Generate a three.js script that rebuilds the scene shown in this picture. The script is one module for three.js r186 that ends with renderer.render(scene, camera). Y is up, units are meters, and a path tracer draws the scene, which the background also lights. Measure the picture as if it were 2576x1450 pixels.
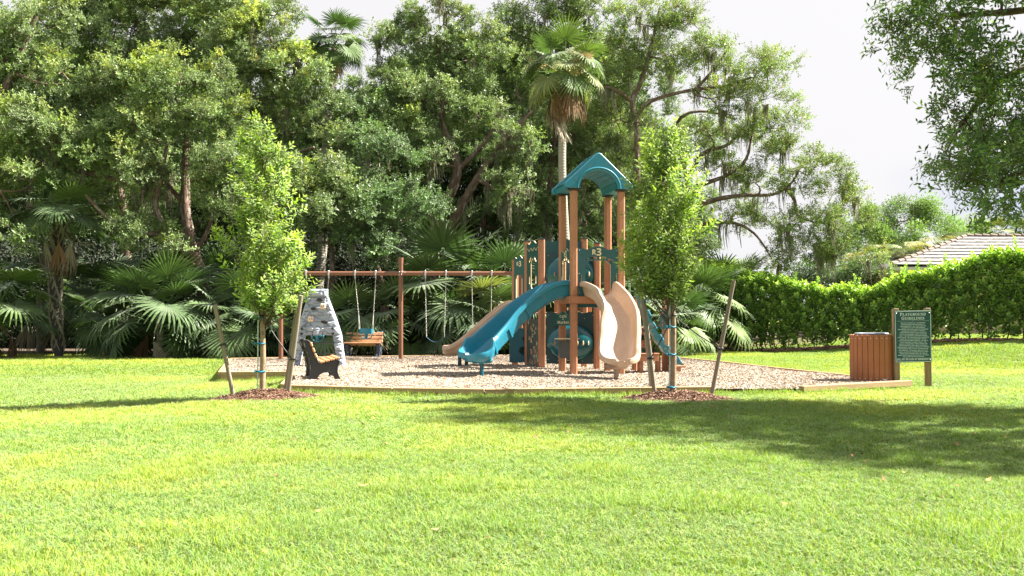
import * as THREE from 'three';
import { mergeGeometries, toCreasedNormals } from 'three/addons/utils/BufferGeometryUtils.js';
import { FontLoader } from 'three/addons/loaders/FontLoader.js';
import { TextGeometry } from 'three/addons/geometries/TextGeometry.js';

// ---------------------------------------------------------------- camera, sky, sun, exposure
const scene = new THREE.Scene();
const EYE = 1.375, F = 2400;
const camera = new THREE.PerspectiveCamera(2 * Math.atan(800 / F) * 180 / Math.PI, 2576 / 1600, 0.1, 900);
camera.setViewOffset(2576, 1600, 0, 0, 2576, 1450);          // level camera, lens shifted up a little
camera.position.set(0, EYE, 0);
camera.lookAt(0, EYE, -10);

const renderer = new THREE.WebGLRenderer({ antialias: true });
renderer.toneMapping = THREE.LinearToneMapping;
renderer.toneMappingExposure = 5.9;
renderer.shadowMap.enabled = true;

const SUN_STEP = [0.93, 1, -0.16];                            // towards the sun, per metre of height
const sunDir = new THREE.Vector3(...SUN_STEP).normalize();
const sun = new THREE.DirectionalLight(new THREE.Color(1.0, 0.93, 0.82), 4.3);
sun.name = 'sun';
sun.position.copy(sunDir).multiplyScalar(80).add(new THREE.Vector3(0, 0, -25));
sun.target.position.set(0, 0, -25);
sun.castShadow = true;
Object.assign(sun.shadow.camera, { left: -45, right: 45, top: 45, bottom: -45, near: 1, far: 220 });
sun.shadow.mapSize.set(4096, 4096);
sun.shadow.radius = 1.2;
scene.add(sun, sun.target);

function mulberry(a) {
  return () => { a |= 0; a = a + 0x6D2B79F5 | 0; let t = Math.imul(a ^ a >>> 15, 1 | a); t = t + Math.imul(t ^ t >>> 7, 61 | t) ^ t; return ((t ^ t >>> 14) >>> 0) / 4294967296; };
}
const hash3 = (x, y, z) => { let h = Math.imul(x | 0, 374761393) ^ Math.imul(y | 0, 668265263) ^ Math.imul(z | 0, 1274126177); h = Math.imul(h ^ h >>> 13, 1274126177); return ((h ^ h >>> 16) >>> 0) / 4294967296; };
const sm = (a, b, x) => { const t = Math.min(1, Math.max(0, (x - a) / (b - a))); return t * t * (3 - 2 * t); };
const lerp = (a, b, t) => a + (b - a) * t;
function noise2(x, y, s = 0, per = 0) {
  const xi = Math.floor(x), yi = Math.floor(y), u = sm(0, 1, x - xi), v = sm(0, 1, y - yi), w = (k) => per ? ((k % per) + per) % per : k;
  return lerp(lerp(hash3(w(xi), w(yi), s), hash3(w(xi + 1), w(yi), s), u), lerp(hash3(w(xi), w(yi + 1), s), hash3(w(xi + 1), w(yi + 1), s), u), v);
}
const fbm = (x, y, s = 0, per = 0, oct = 4) => { let a = 0, k = 0.5, f = 1, n = 0; for (let i = 0; i < oct; i++) { a += k * noise2(x * f, y * f, s + i, per * f); n += k; k /= 2; f *= 2; } return a / n; };

{ // hazy bright sky: white veil with bluish openings low down, brighter towards the sun
  const W = 512, H = 256, data = new Float32Array(W * H * 4);
  for (let r = 0; r < H; r++) for (let c = 0; c < W; c++) {
    const up = ((r + 0.5) / H - 0.5) * Math.PI, az = ((c + 0.5) / W - 0.5) * 2 * Math.PI;
    const d = [Math.cos(az) * Math.cos(up), Math.sin(up), Math.sin(az) * Math.cos(up)];
    const e = Math.max(0, up);
    const n = fbm(d[0] * 2.2 + 7 + d[1] * 3, d[2] * 2.2 + 3 + d[1] * 3, 5);
    let cloud = sm(0.34, 0.62, n - 0.16 + 0.42 * sm(0.09, 0.34, e));
    cloud = Math.max(cloud, 0.1);
    const ang = Math.acos(Math.min(1, d[0] * sunDir.x + d[1] * sunDir.y + d[2] * sunDir.z));
    const glow = 0.11 * Math.exp(-ang / 0.35) + 0.025 * Math.exp(-ang / 0.9);
    const blue = [0.080, 0.101, 0.138], white = [0.151, 0.1487, 0.152];
    for (let k = 0; k < 3; k++) data[(r * W + c) * 4 + k] = lerp(blue[k], white[k], cloud) + glow;
    data[(r * W + c) * 4 + 3] = 1;
  }
  const t = new THREE.DataTexture(data, W, H, THREE.RGBAFormat, THREE.FloatType);
  t.mapping = THREE.EquirectangularReflectionMapping;
  t.magFilter = t.minFilter = THREE.LinearFilter;
  t.needsUpdate = true;
  scene.background = t;
  scene.environment = t;
}

// ---------------------------------------------------------------- helpers
const V = (x = 0, y = 0, z = 0) => new THREE.Vector3(x, y, z);
const at = (px, py, d) => V((px - 1288) / F * d, EYE - (py - 800) / F * d, -d);   // a direction and a distance give a place
const RGB = (r, g, b) => new THREE.Color().setRGB(r, g, b);
const used = {};
function numbered(name) { const n = used[name] = (used[name] ?? -1) + 1; return n ? `${name}_${String(n).padStart(3, '0')}` : name; }
function tag(o, label, category, group) { o.userData.label = label; o.userData.category = category; if (group) o.userData.group = group; return o; }
function thing(name, label, category, pos = V(), turn = 0, group) {
  const o = new THREE.Group(); o.name = numbered(name); o.position.copy(pos); o.rotation.y = turn; scene.add(o); return tag(o, label, category, group);
}
function fin(g) {
  if (g.index) g = g.toNonIndexed();
  for (const n of Object.keys(g.attributes)) if (!['position', 'normal', 'uv', 'color'].includes(n)) g.deleteAttribute(n);
  if (!g.attributes.normal) g.computeVertexNormals();
  if (!g.attributes.uv) g.setAttribute('uv', new THREE.BufferAttribute(new Float32Array(g.attributes.position.count * 2), 2));
  g.morphAttributes = {}; g.clearGroups();
  return g;
}
const join = (list) => { list = [].concat(list); return list.length === 1 ? list[0] : mergeGeometries(list.map(fin)); };
function mesh(name, geo, mat, parent, pos, rot) {
  const m = new THREE.Mesh(join(geo), mat); m.name = name; m.castShadow = m.receiveShadow = true;
  if (pos) m.position.copy(pos);
  if (rot) m.rotation.set(...rot);
  (parent ?? scene).add(m); return m;
}
// a part whose geometry is given in world coordinates, under a thing that is not turned
function part(name, geo, mat, parent) {
  const g = join(geo).clone(), p = V(); for (let q = parent; q && q !== scene; q = q.parent) p.add(q.position);
  g.translate(-p.x, -p.y, -p.z); return mesh(name, g, mat, parent);
}
function structure(o, kind = 'structure') { o.userData.kind = kind; return o; }
function inst(name, geo, mat, list, parent, kind) {        // list: [Matrix4, Color?]
  const m = new THREE.InstancedMesh(geo, mat, list.length); m.name = name; m.castShadow = m.receiveShadow = true;
  list.forEach(([mm, c], i) => { m.setMatrixAt(i, mm); if (c) m.setColorAt(i, c); });
  if (kind) m.userData.kind = kind;
  (parent ?? scene).add(m); return m;
}
const dummy = new THREE.Object3D();
function xf(p, rx = 0, ry = 0, rz = 0, s = 1, sy = s, sz = s) { dummy.position.copy(p); dummy.rotation.set(rx, ry, rz, 'YXZ'); dummy.scale.set(s, sy, sz); dummy.updateMatrix(); return dummy.matrix.clone(); }

function fromTris(P, UV, C) {
  const g = new THREE.BufferGeometry();
  g.setAttribute('position', new THREE.BufferAttribute(new Float32Array(P), 3));
  if (C) g.setAttribute('color', new THREE.BufferAttribute(new Float32Array(C), 3));
  g.setAttribute('uv', new THREE.BufferAttribute(UV ? new Float32Array(UV) : new Float32Array(P.length / 3 * 2), 2));
  g.computeVertexNormals(); return g;
}
function boxUV(g) {                                          // uv in metres from the dominant axis
  const p = g.attributes.position, n = g.attributes.normal, uv = new Float32Array(p.count * 2);
  for (let i = 0; i < p.count; i++) {
    const a = [Math.abs(n.getX(i)), Math.abs(n.getY(i)), Math.abs(n.getZ(i))], k = a.indexOf(Math.max(...a));
    uv[i * 2] = k === 0 ? p.getZ(i) : p.getX(i); uv[i * 2 + 1] = k === 1 ? p.getZ(i) : p.getY(i);
  }
  g.setAttribute('uv', new THREE.BufferAttribute(uv, 2)); return g;
}
function cbox(w, h, d, c = 0.006) {                         // chamfered box, 44 triangles
  const H = [w / 2, h / 2, d / 2], P = [];
  const tri = (a, b, e) => { const n = b.clone().sub(a).cross(e.clone().sub(a)), m = a.clone().add(b).add(e); if (n.dot(m) < 0) [b, e] = [e, b]; P.push(...a, ...b, ...e); };
  const quad = (a, b, e, f) => { tri(a, b, e); tri(a, e, f); };
  const pt = (ax, s) => { const v = V(); for (let k = 0; k < 3; k++) v.setComponent(k, s[k] * (k === ax ? H[k] : H[k] - c)); return v; };
  for (let ax = 0; ax < 3; ax++) {
    const b = (ax + 1) % 3, e = (ax + 2) % 3, S = (x, y, z) => { const s = []; s[ax] = x; s[b] = y; s[e] = z; return s; };
    for (const s of [-1, 1]) quad(pt(ax, S(s, -1, -1)), pt(ax, S(s, 1, -1)), pt(ax, S(s, 1, 1)), pt(ax, S(s, -1, 1)));
    for (const s of [-1, 1]) for (const t of [-1, 1]) quad(pt(b, S(-1, s, t)), pt(b, S(1, s, t)), pt(e, S(1, s, t)), pt(e, S(-1, s, t)));
  }
  for (const x of [-1, 1]) for (const y of [-1, 1]) for (const z of [-1, 1]) tri(pt(0, [x, y, z]), pt(1, [x, y, z]), pt(2, [x, y, z]));
  return boxUV(fromTris(P));
}
function bx(w, h, d, p, ry = 0, c = 0.006, rx = 0, rz = 0) { const g = cbox(w, h, d, c); g.applyMatrix4(xf(p, rx, ry, rz)); return g; }
// straight beam between two points, section w (sideways) x h (up)
function beam(a, b, w, h, c = 0.005) {
  const L = a.distanceTo(b), g = cbox(w, h, L, c), z = b.clone().sub(a).normalize(), m = new THREE.Matrix4();
  let x = V(0, 1, 0).cross(z); if (x.lengthSq() < 1e-6) x = V(1, 0, 0); x.normalize();
  m.makeBasis(x, z.clone().cross(x), z).setPosition(a.clone().add(b).multiplyScalar(0.5)); g.applyMatrix4(m); return g;
}
// tapered tube through points, radius by function of t, optional bumps
function tube(pts, rad, seg = 7, cuts = 0, bump = 0, seed = 1, cap = true) {
  const curve = pts.length > 2 ? new THREE.CatmullRomCurve3(pts, false, 'centripetal') : new THREE.LineCurve3(pts[0], pts[1]);
  const n = cuts || Math.max(1, (pts.length - 1) * 3), R = typeof rad === 'function' ? rad : () => rad;
  const rings = [], L = curve.getLength(); let side = null;
  for (let i = 0; i <= n; i++) {
    const t = i / n, p = curve.getPointAt ? curve.getPointAt(t) : curve.getPoint(t), tan = curve.getTangentAt(t);
    if (!side) side = Math.abs(tan.y) > 0.9 ? V(1, 0, 0) : V(0, 1, 0);
    side = side.clone().sub(tan.clone().multiplyScalar(side.dot(tan))).normalize();
    const up = tan.clone().cross(side), ring = [];
    for (let k = 0; k <= seg; k++) {
      const a = k / seg * 2 * Math.PI, r = R(t) * (1 + bump * (noise2(k % seg * 1.7, i * 0.9, seed) * 2 - 1));
      const nn = side.clone().multiplyScalar(Math.cos(a)).addScaledVector(up, Math.sin(a));
      ring.push([p.clone().addScaledVector(nn, r), nn, a * R(0), t * L]);
    }
    rings.push(ring);
  }
  const P = [], N = [], U = [], put = (v) => { P.push(...v[0]); N.push(...v[1]); U.push(v[2], v[3]); };
  for (let i = 0; i < n; i++) for (let k = 0; k < seg; k++) {
    const a = rings[i][k], b = rings[i][k + 1], c = rings[i + 1][k + 1], d = rings[i + 1][k];
    [a, b, c, a, c, d].forEach(put);
  }
  if (cap) for (const [ring, s, t] of [[rings[0], -1, 0], [rings[n], 1, 1]]) {
    const tan = curve.getTangentAt(t).multiplyScalar(s), c = [curve.getPointAt(t), tan, 0, 0];
    for (let k = 0; k < seg; k++) { const a = [ring[k][0], tan, ring[k][2], 0], b = [ring[k + 1][0], tan, ring[k + 1][2], 0]; (s > 0 ? [c, a, b] : [c, b, a]).forEach(put); }
  }
  const g = new THREE.BufferGeometry();
  g.setAttribute('position', new THREE.BufferAttribute(new Float32Array(P), 3)); g.setAttribute('normal', new THREE.BufferAttribute(new Float32Array(N), 3)); g.setAttribute('uv', new THREE.BufferAttribute(new Float32Array(U), 2));
  return g;
}
// sweep of closed sections: sections[i] is a list of points of equal length
function loft(sections, crease = 0.8, caps = true) {
  const m = sections[0].length, P = [], I = [];
  for (const s of sections) for (const p of s) P.push(...p);
  for (let i = 0; i < sections.length - 1; i++) for (let k = 0; k < m; k++) { const a = i * m + k, b = i * m + (k + 1) % m, c = a + m, d = b + m; I.push(a, c, b, b, c, d); }
  if (caps) for (const [o, f] of [[0, 1], [(sections.length - 1) * m, 0]]) {
    const tri = THREE.ShapeUtils.triangulateShape(caps2d(sections[o ? sections.length - 1 : 0]), []);
    for (const [a, b, c] of tri) f ? I.push(o + a, o + b, o + c) : I.push(o + a, o + c, o + b);
  }
  const g = new THREE.BufferGeometry(); g.setAttribute('position', new THREE.BufferAttribute(new Float32Array(P), 3)); g.setIndex(I);
  return boxUV(toCreasedNormals(g, crease));
}
function caps2d(s) {
  const c = s.reduce((a, p) => a.add(p), V()).multiplyScalar(1 / s.length), n = V();
  for (let i = 0; i < s.length; i++) n.add(s[i].clone().sub(c).cross(s[(i + 1) % s.length].clone().sub(c)));
  n.normalize(); const x = (Math.abs(n.y) < 0.9 ? V(0, 1, 0) : V(1, 0, 0)).cross(n).normalize(), y = n.clone().cross(x);
  return s.map((p) => new THREE.Vector2(p.clone().sub(c).dot(x), p.clone().sub(c).dot(y)));
}
function extrude(shape, depth, bevel = 0, curve = 8) {
  return new THREE.ExtrudeGeometry(shape, { depth, bevelEnabled: bevel > 0, bevelThickness: bevel, bevelSize: bevel, bevelOffset: -bevel, bevelSegments: 1, curveSegments: curve });
}

// ---------------------------------------------------------------- materials
const s8 = (x) => { x = Math.min(1, Math.max(0, x)); return Math.round(255 * (x <= 0.0031308 ? 12.92 * x : 1.055 * x ** (1 / 2.4) - 0.055)); };
function tex(W, H, fn, rx = 1, ry = 1, srgb = true) {
  const data = new Uint8Array(W * H * 4);
  for (let y = 0; y < H; y++) for (let x = 0; x < W; x++) { const c = fn(x / W, y / H), i = (y * W + x) * 4; for (let k = 0; k < 3; k++) data[i + k] = srgb ? s8(c[k]) : Math.round(255 * Math.min(1, Math.max(0, c[k] ?? c[0]))); data[i + 3] = 255; }
  const t = new THREE.DataTexture(data, W, H); t.wrapS = t.wrapT = THREE.RepeatWrapping; t.magFilter = t.minFilter = THREE.LinearFilter; if (srgb) t.colorSpace = THREE.SRGBColorSpace;
  t.repeat.set(rx, ry); t.needsUpdate = true; return t;
}
const std = (c, r = 0.6, o = {}) => new THREE.MeshStandardMaterial({ color: RGB(...c), roughness: r, ...o });
const phys = (c, r, o) => new THREE.MeshPhysicalMaterial({ color: RGB(...c), roughness: r, side: THREE.DoubleSide, ...o });
const leafMat = (c, trans, coat = 0.5, cr = 0.32) => phys(c, 1, { transmission: trans, thickness: 0, vertexColors: true, clearcoat: coat, clearcoatRoughness: cr });
const grain = (base, amp, seed) => tex(128, 512, (u, v) => { const s = fbm(u * 24, v * 4, seed, 0, 4), k = fbm(u * 4, v * 2, seed + 9, 0), f = 1 + amp * (s - 0.5) * 2 + amp * (k - 0.5); return base.map((x) => x * f); }, 5, 0.6);
const speck = (base, amp, seed) => tex(256, 256, (u, v) => { const s = hash3(u * 256, v * 256, seed), k = fbm(u * 6, v * 6, seed, 6), f = 1 + amp * (s - 0.5) + 0.25 * (k - 0.5); return base.map((x) => x * f); }, 2.2, 2.2);
const fade = (base, s) => tex(256, 256, (u, v) => { const k = fbm(u * 5, v * 5, s, 5), d = sm(0.62, 0.8, fbm(u * 14, v * 14, s + 7, 14)), f = 0.86 + 0.3 * k; return base.map((x, i) => lerp(x * f, [0.2, 0.18, 0.14][i], d * 0.16)); }, 1, 1);
const M = {
  lumber: std([1, 1, 1], 0.62, { map: speck([0.36, 0.158, 0.08], 0.5, 3), bumpMap: speck([0.5, 0.5, 0.5], 0.8, 8), bumpScale: 0.002 }),
  lumberSlat: std([1, 1, 1], 0.6, { map: speck([0.40, 0.17, 0.07], 0.4, 5) }),
  binSlat: std([1, 1, 1], 0.55, { map: speck([0.30, 0.105, 0.035], 0.4, 6) }),
  benchSlat: std([1, 1, 1], 0.55, { map: speck([0.42, 0.225, 0.11], 0.35, 15) }),
  swingPaint: std([0.17, 0.075, 0.042], 0.4),
  teal: std([1, 1, 1], 0.36, { map: fade([0.012, 0.17, 0.255], 101) }),
  tealRoof: std([1, 1, 1], 0.42, { map: fade([0.013, 0.165, 0.24], 103) }),
  tealDark: std([0.008, 0.10, 0.135], 0.3),
  dome: std([0.006, 0.085, 0.10], 0.22),
  panel: std([0.016, 0.075, 0.085], 0.38),
  panelDeep: std([0.010, 0.045, 0.052], 0.42),
  panelGreen: std([0.008, 0.075, 0.068], 0.42),
  cream: std([1, 1, 1], 0.42, { map: fade([0.42, 0.30, 0.215], 105) }),
  creamEdge: std([0.68, 0.55, 0.34], 0.6),
  black: std([0.018, 0.019, 0.02], 0.5),
  cast: std([0.028, 0.029, 0.031], 0.55, { bumpMap: speck([0.5, 0.5, 0.5], 0.8, 18), bumpScale: 0.001 }),
  navyLeg: std([0.035, 0.045, 0.07], 0.5),
  metal: std([0.62, 0.63, 0.64], 0.35, { metalness: 0.85 }),
  chain: std([0.55, 0.54, 0.5], 0.4, { metalness: 0.6 }),
  rock: std([1, 1, 1], 0.8, { map: tex(256, 256, (u, v) => { const f = 0.85 + 0.3 * fbm(u * 8, v * 8, 31, 8); return [0.31 * f, 0.35 * f, 0.42 * f]; }, 1, 1), bumpMap: tex(256, 256, (u, v) => [fbm(u * 24, v * 24, 33, 24)], 1, 1, false), bumpScale: 0.006 }),
  hold: std([0.66, 0.52, 0.40], 0.6),
  rope: std([0.05, 0.055, 0.065], 0.7),
  timber: std([1, 1, 1], 0.8, { map: tex(512, 128, (u, v) => { const k = fbm(u * 3, v * 10, 41, 0), s = fbm(u * 5, v * 60, 42, 0), kn = Math.exp(-(((u * 7 % 1) - 0.5) ** 2 * 60 + ((v * 2 % 1) - 0.45) ** 2 * 40)), f = 0.75 + 0.35 * k + 0.25 * s - 0.35 * kn; return [0.31 * f, 0.215 * f, 0.11 * f]; }, 0.5, 2.2) }),
  timberTop: std([0.45, 0.36, 0.26], 0.85),
  stake: std([1, 1, 1], 0.85, { map: grain([0.21, 0.175, 0.135], 0.3, 51) }),
  post4: std([1, 1, 1], 0.8, { map: grain([0.25, 0.175, 0.10], 0.3, 57) }),
  youngBark: std([1, 1, 1], 0.8, { map: tex(64, 256, (u, v) => { const f = 0.75 + 0.5 * fbm(u * 4, v * 24, 61, 0), p = fbm(u * 9, v * 9, 62, 0) > 0.62 ? 0.55 : 1; return [0.27 * f * p, 0.195 * f * p, 0.125 * f * p]; }, 3, 1) }),
  bark: std([1, 1, 1], 0.9, { map: tex(256, 256, (u, v) => { const a = fbm(u * 16, v * 5, 71, 0), b = fbm(u * 4, v * 4, 72, 4), li = sm(0.58, 0.72, fbm(u * 6, v * 6, 74, 6)), f = 0.4 + 1.1 * a; return [lerp(0.135 * f, 0.30, li * 0.7) * (0.7 + b * 0.6), lerp(0.088 * f, 0.27, li * 0.7) * (0.7 + b * 0.6), lerp(0.065 * f, 0.23, li * 0.7) * (0.7 + b * 0.6)]; }, 1, 0.7), bumpMap: tex(256, 256, (u, v) => [fbm(u * 16, v * 5, 71, 0)], 1, 0.7, false), bumpScale: 0.05 }),
  palmBark: std([1, 1, 1], 0.9, { map: tex(64, 256, (u, v) => { const f = 0.7 + 0.4 * fbm(u * 5, v * 14, 81, 0) + 0.06 * Math.sin(v * 2 * Math.PI * 10); return [0.30 * f, 0.275 * f, 0.235 * f]; }, 1, 1), bumpMap: tex(64, 256, (u, v) => [0.5 + 0.4 * Math.sin(v * 2 * Math.PI * 10)], 1, 1, false), bumpScale: 0.008 }),
  boot: std([1, 1, 1], 0.9, { map: grain([0.27, 0.24, 0.19], 0.35, 85) }),
  twig: std([0.12, 0.09, 0.065], 0.9),
  tie: std([0.0, 0.16, 0.26], 0.5),
  pole: std([0.42, 0.50, 0.46], 0.5),
  oakLeaf: leafMat([1.14, 1.25, 1.15], 0.44, 0.5, 0.34),
  youngLeaf: leafMat([1, 1, 1], 0.5, 0.2, 0.3),
  hedgeLeaf: leafMat([1, 1, 1], 0.36, 0.35, 0.25),
  frond: leafMat([0.05, 0.10, 0.02], 0.32, 0.16, 0.35),
  farLeaf: leafMat([0.36, 0.42, 0.36], 0.25, 0),
  frondYellow: leafMat([0.16, 0.20, 0.03], 0.4, 0.4, 0.35),
  frondDead: leafMat([0.20, 0.115, 0.06], 0.25, 0.0),
  frondGrey: leafMat([0.36, 0.30, 0.235], 0.25, 0.0),
  flower: std([0.42, 0.32, 0.15], 0.9),
  moss: phys([0.20, 0.19, 0.125], 1, { transmission: 0.35, thickness: 0 }),
  vine: leafMat([0.16, 0.30, 0.025], 0.45, 0.3),
  grass: leafMat([1, 1, 1], 0.48, 0.06, 0.4),
  chip: std([1, 1, 1], 0.9),
  plaster: std([0.45, 0.36, 0.2], 0.85),
  trim: std([0.5, 0.49, 0.45], 0.6),
  roofTile: std([1, 1, 1], 0.85, { map: tex(64, 64, (u, v) => { const f = 0.85 + 0.3 * fbm(u * 6, v * 6, 91, 6); return [0.17 * f, 0.165 * f, 0.165 * f]; }, 2, 2) }),
  roofTileWorn: std([0.20, 0.175, 0.155], 0.85),
  ridgeTile: std([0.17, 0.13, 0.11], 0.85),
  under: std([0.05, 0.045, 0.04], 0.9),
  glass: std([0.02, 0.025, 0.03], 0.08),
};

// ---------------------------------------------------------------- ground
const terrain = (x, z) => {
  const d = -z;
  const left = -0.15 * sm(-3.0, -8.5, x) * (1 - sm(21, 30, d)) * sm(2, 9, d);
  const rise = 0.58 * sm(9.5, 17, x) * sm(20, 32, d);
  const wave = (0.035 * (noise2(x * 0.22 + 40, z * 0.22 + 40, 3) - 0.5) + 0.015 * (noise2(x * 0.9, z * 0.9, 4) - 0.5)) * sm(0, 4, d);
  return left + rise + wave;
};
const PXD = (px, d) => [(px - 1288) / F * d, d];
const PLAY = [PXD(713, 17.67), PXD(735, 17.36), PXD(990, 16.66), PXD(1220, 16.38), PXD(1520, 16.66), PXD(1790, 16.95), PXD(2015, 16.95), PXD(2288, 18.2), PXD(2220, 19.1), PXD(2137, 20.4), PXD(1965, 23.3), PXD(1810, 27), PXD(1690, 30), PXD(1290, 31.6), PXD(900, 30.5), PXD(579, 28.9), PXD(555, 21.6), PXD(743, 21.76)];
const inside = (poly, x, d) => { let c = false; for (let i = 0, j = poly.length - 1; i < poly.length; j = i++) { const [xi, yi] = poly[i], [xj, yj] = poly[j]; if ((yi > d) !== (yj > d) && x < (xj - xi) * (d - yi) / (yj - yi) + xi) c = !c; } return c; };
const SURF = 0.125;                                          // top of the wood chips in the play area
const treeA = V(-4.28, 0, -16.35), treeB = V(2.70, 0, -16.0);
treeA.y = terrain(treeA.x, treeA.z); treeB.y = terrain(treeB.x, treeB.z);
const HEDGE = [[8.2, 40.2], [11.4, 38.4], [14.6, 35.2], [17.6, 32.6], [20.4, 30.6]];   // centre line x, d
const hedgeAt = (x) => { for (let i = 0; i < HEDGE.length - 1; i++) if (x <= HEDGE[i + 1][0] || i === HEDGE.length - 2) { const t = (x - HEDGE[i][0]) / (HEDGE[i + 1][0] - HEDGE[i][0]); return lerp(HEDGE[i][1], HEDGE[i + 1][1], t); } };
const woodsEdge = (x) => (x < 7 ? lerp(35.6, 33.4, sm(-16, -9, x)) + 4.5 * sm(3, 7, x) : 60) + 0.9 * (noise2(x * 0.7, 3, 8) - 0.5);
const ringR = (a) => 1 + 0.12 * Math.sin(a * 2 + 1) + 0.06 * Math.sin(a * 5);
function inRing(c, x, z, k = 1) { const dx = (x - c.x - 0.05) / 0.82, dz = (z - c.z - 0.02) / 0.72, r = Math.hypot(dx, dz); return r < k * ringR(Math.atan2(dz, dx)); }

{ // one sheet to the horizon
  const xs = [], ds = [];
  for (let i = -70; i <= 70; i++) xs.push(Math.sinh(i / 70 * 4.2) / Math.sinh(4.2) * 420);
  for (let i = 0; i <= 150; i++) ds.push(-30 + 0.0 + (i < 110 ? i * 0.8 : 88 + (i - 110) ** 2 * 0.22));
  const P = [], U = [], I = [];
  for (const d of ds) for (const x of xs) { P.push(x, terrain(x, -d), -d); U.push(x, d); }
  const W = xs.length;
  for (let j = 0; j < ds.length - 1; j++) for (let i = 0; i < W - 1; i++) { const a = j * W + i; I.push(a, a + 1, a + W, a + 1, a + W + 1, a + W); }
  const g = new THREE.BufferGeometry(); g.setAttribute('position', new THREE.BufferAttribute(new Float32Array(P), 3)); g.setAttribute('uv', new THREE.BufferAttribute(new Float32Array(U), 2)); g.setIndex(I); g.computeVertexNormals();
  const mt = std([1, 1, 1], 1, { map: tex(256, 256, (u, v) => { const f = 0.55 + 0.9 * fbm(u * 40, v * 40, 11, 40), k = fbm(u * 3, v * 3, 12, 3); return [lerp(0.12, 0.17, k) * f, lerp(0.17, 0.19, k) * f, 0.02 * f]; }, 0.5, 0.5) });
  structure(mesh('lawn_ground', g, mt));
}
{ // leaf litter under the woods
  const P = [], U = [], I = [], NX = 90, NZ = 26;
  for (let j = 0; j <= NZ; j++) for (let i = 0; i <= NX; i++) {
    const x = lerp(-34, 16, i / NX), e = x < 7.5 ? woodsEdge(x) : Math.max(hedgeAt(x) + 1.2, 41), d = lerp(e - 0.3, 82, (j / NZ) ** 1.6), dep = sm(0, 0.16, j / NZ) * 0.05;
    P.push(x, terrain(x, -d) + (j ? 0.03 + dep * noise2(x * 2, d * 2, 5) : -0.02), -d); U.push(x, d);
  }
  for (let j = 0; j < NZ; j++) for (let i = 0; i < NX; i++) { const a = j * (NX + 1) + i; I.push(a, a + 1, a + NX + 1, a + 1, a + NX + 2, a + NX + 1); }
  const g = new THREE.BufferGeometry(); g.setAttribute('position', new THREE.BufferAttribute(new Float32Array(P), 3)); g.setAttribute('uv', new THREE.BufferAttribute(new Float32Array(U), 2)); g.setIndex(I); g.computeVertexNormals();
  structure(mesh('woodland_floor', g, std([1, 1, 1], 1, { map: tex(256, 256, (u, v) => { const f = 0.3 + 1.3 * fbm(u * 50, v * 50, 21, 50); return [0.07 * f, 0.048 * f, 0.028 * f]; }, 0.5, 0.5) })));
}
const rg = mulberry(77);
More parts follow.
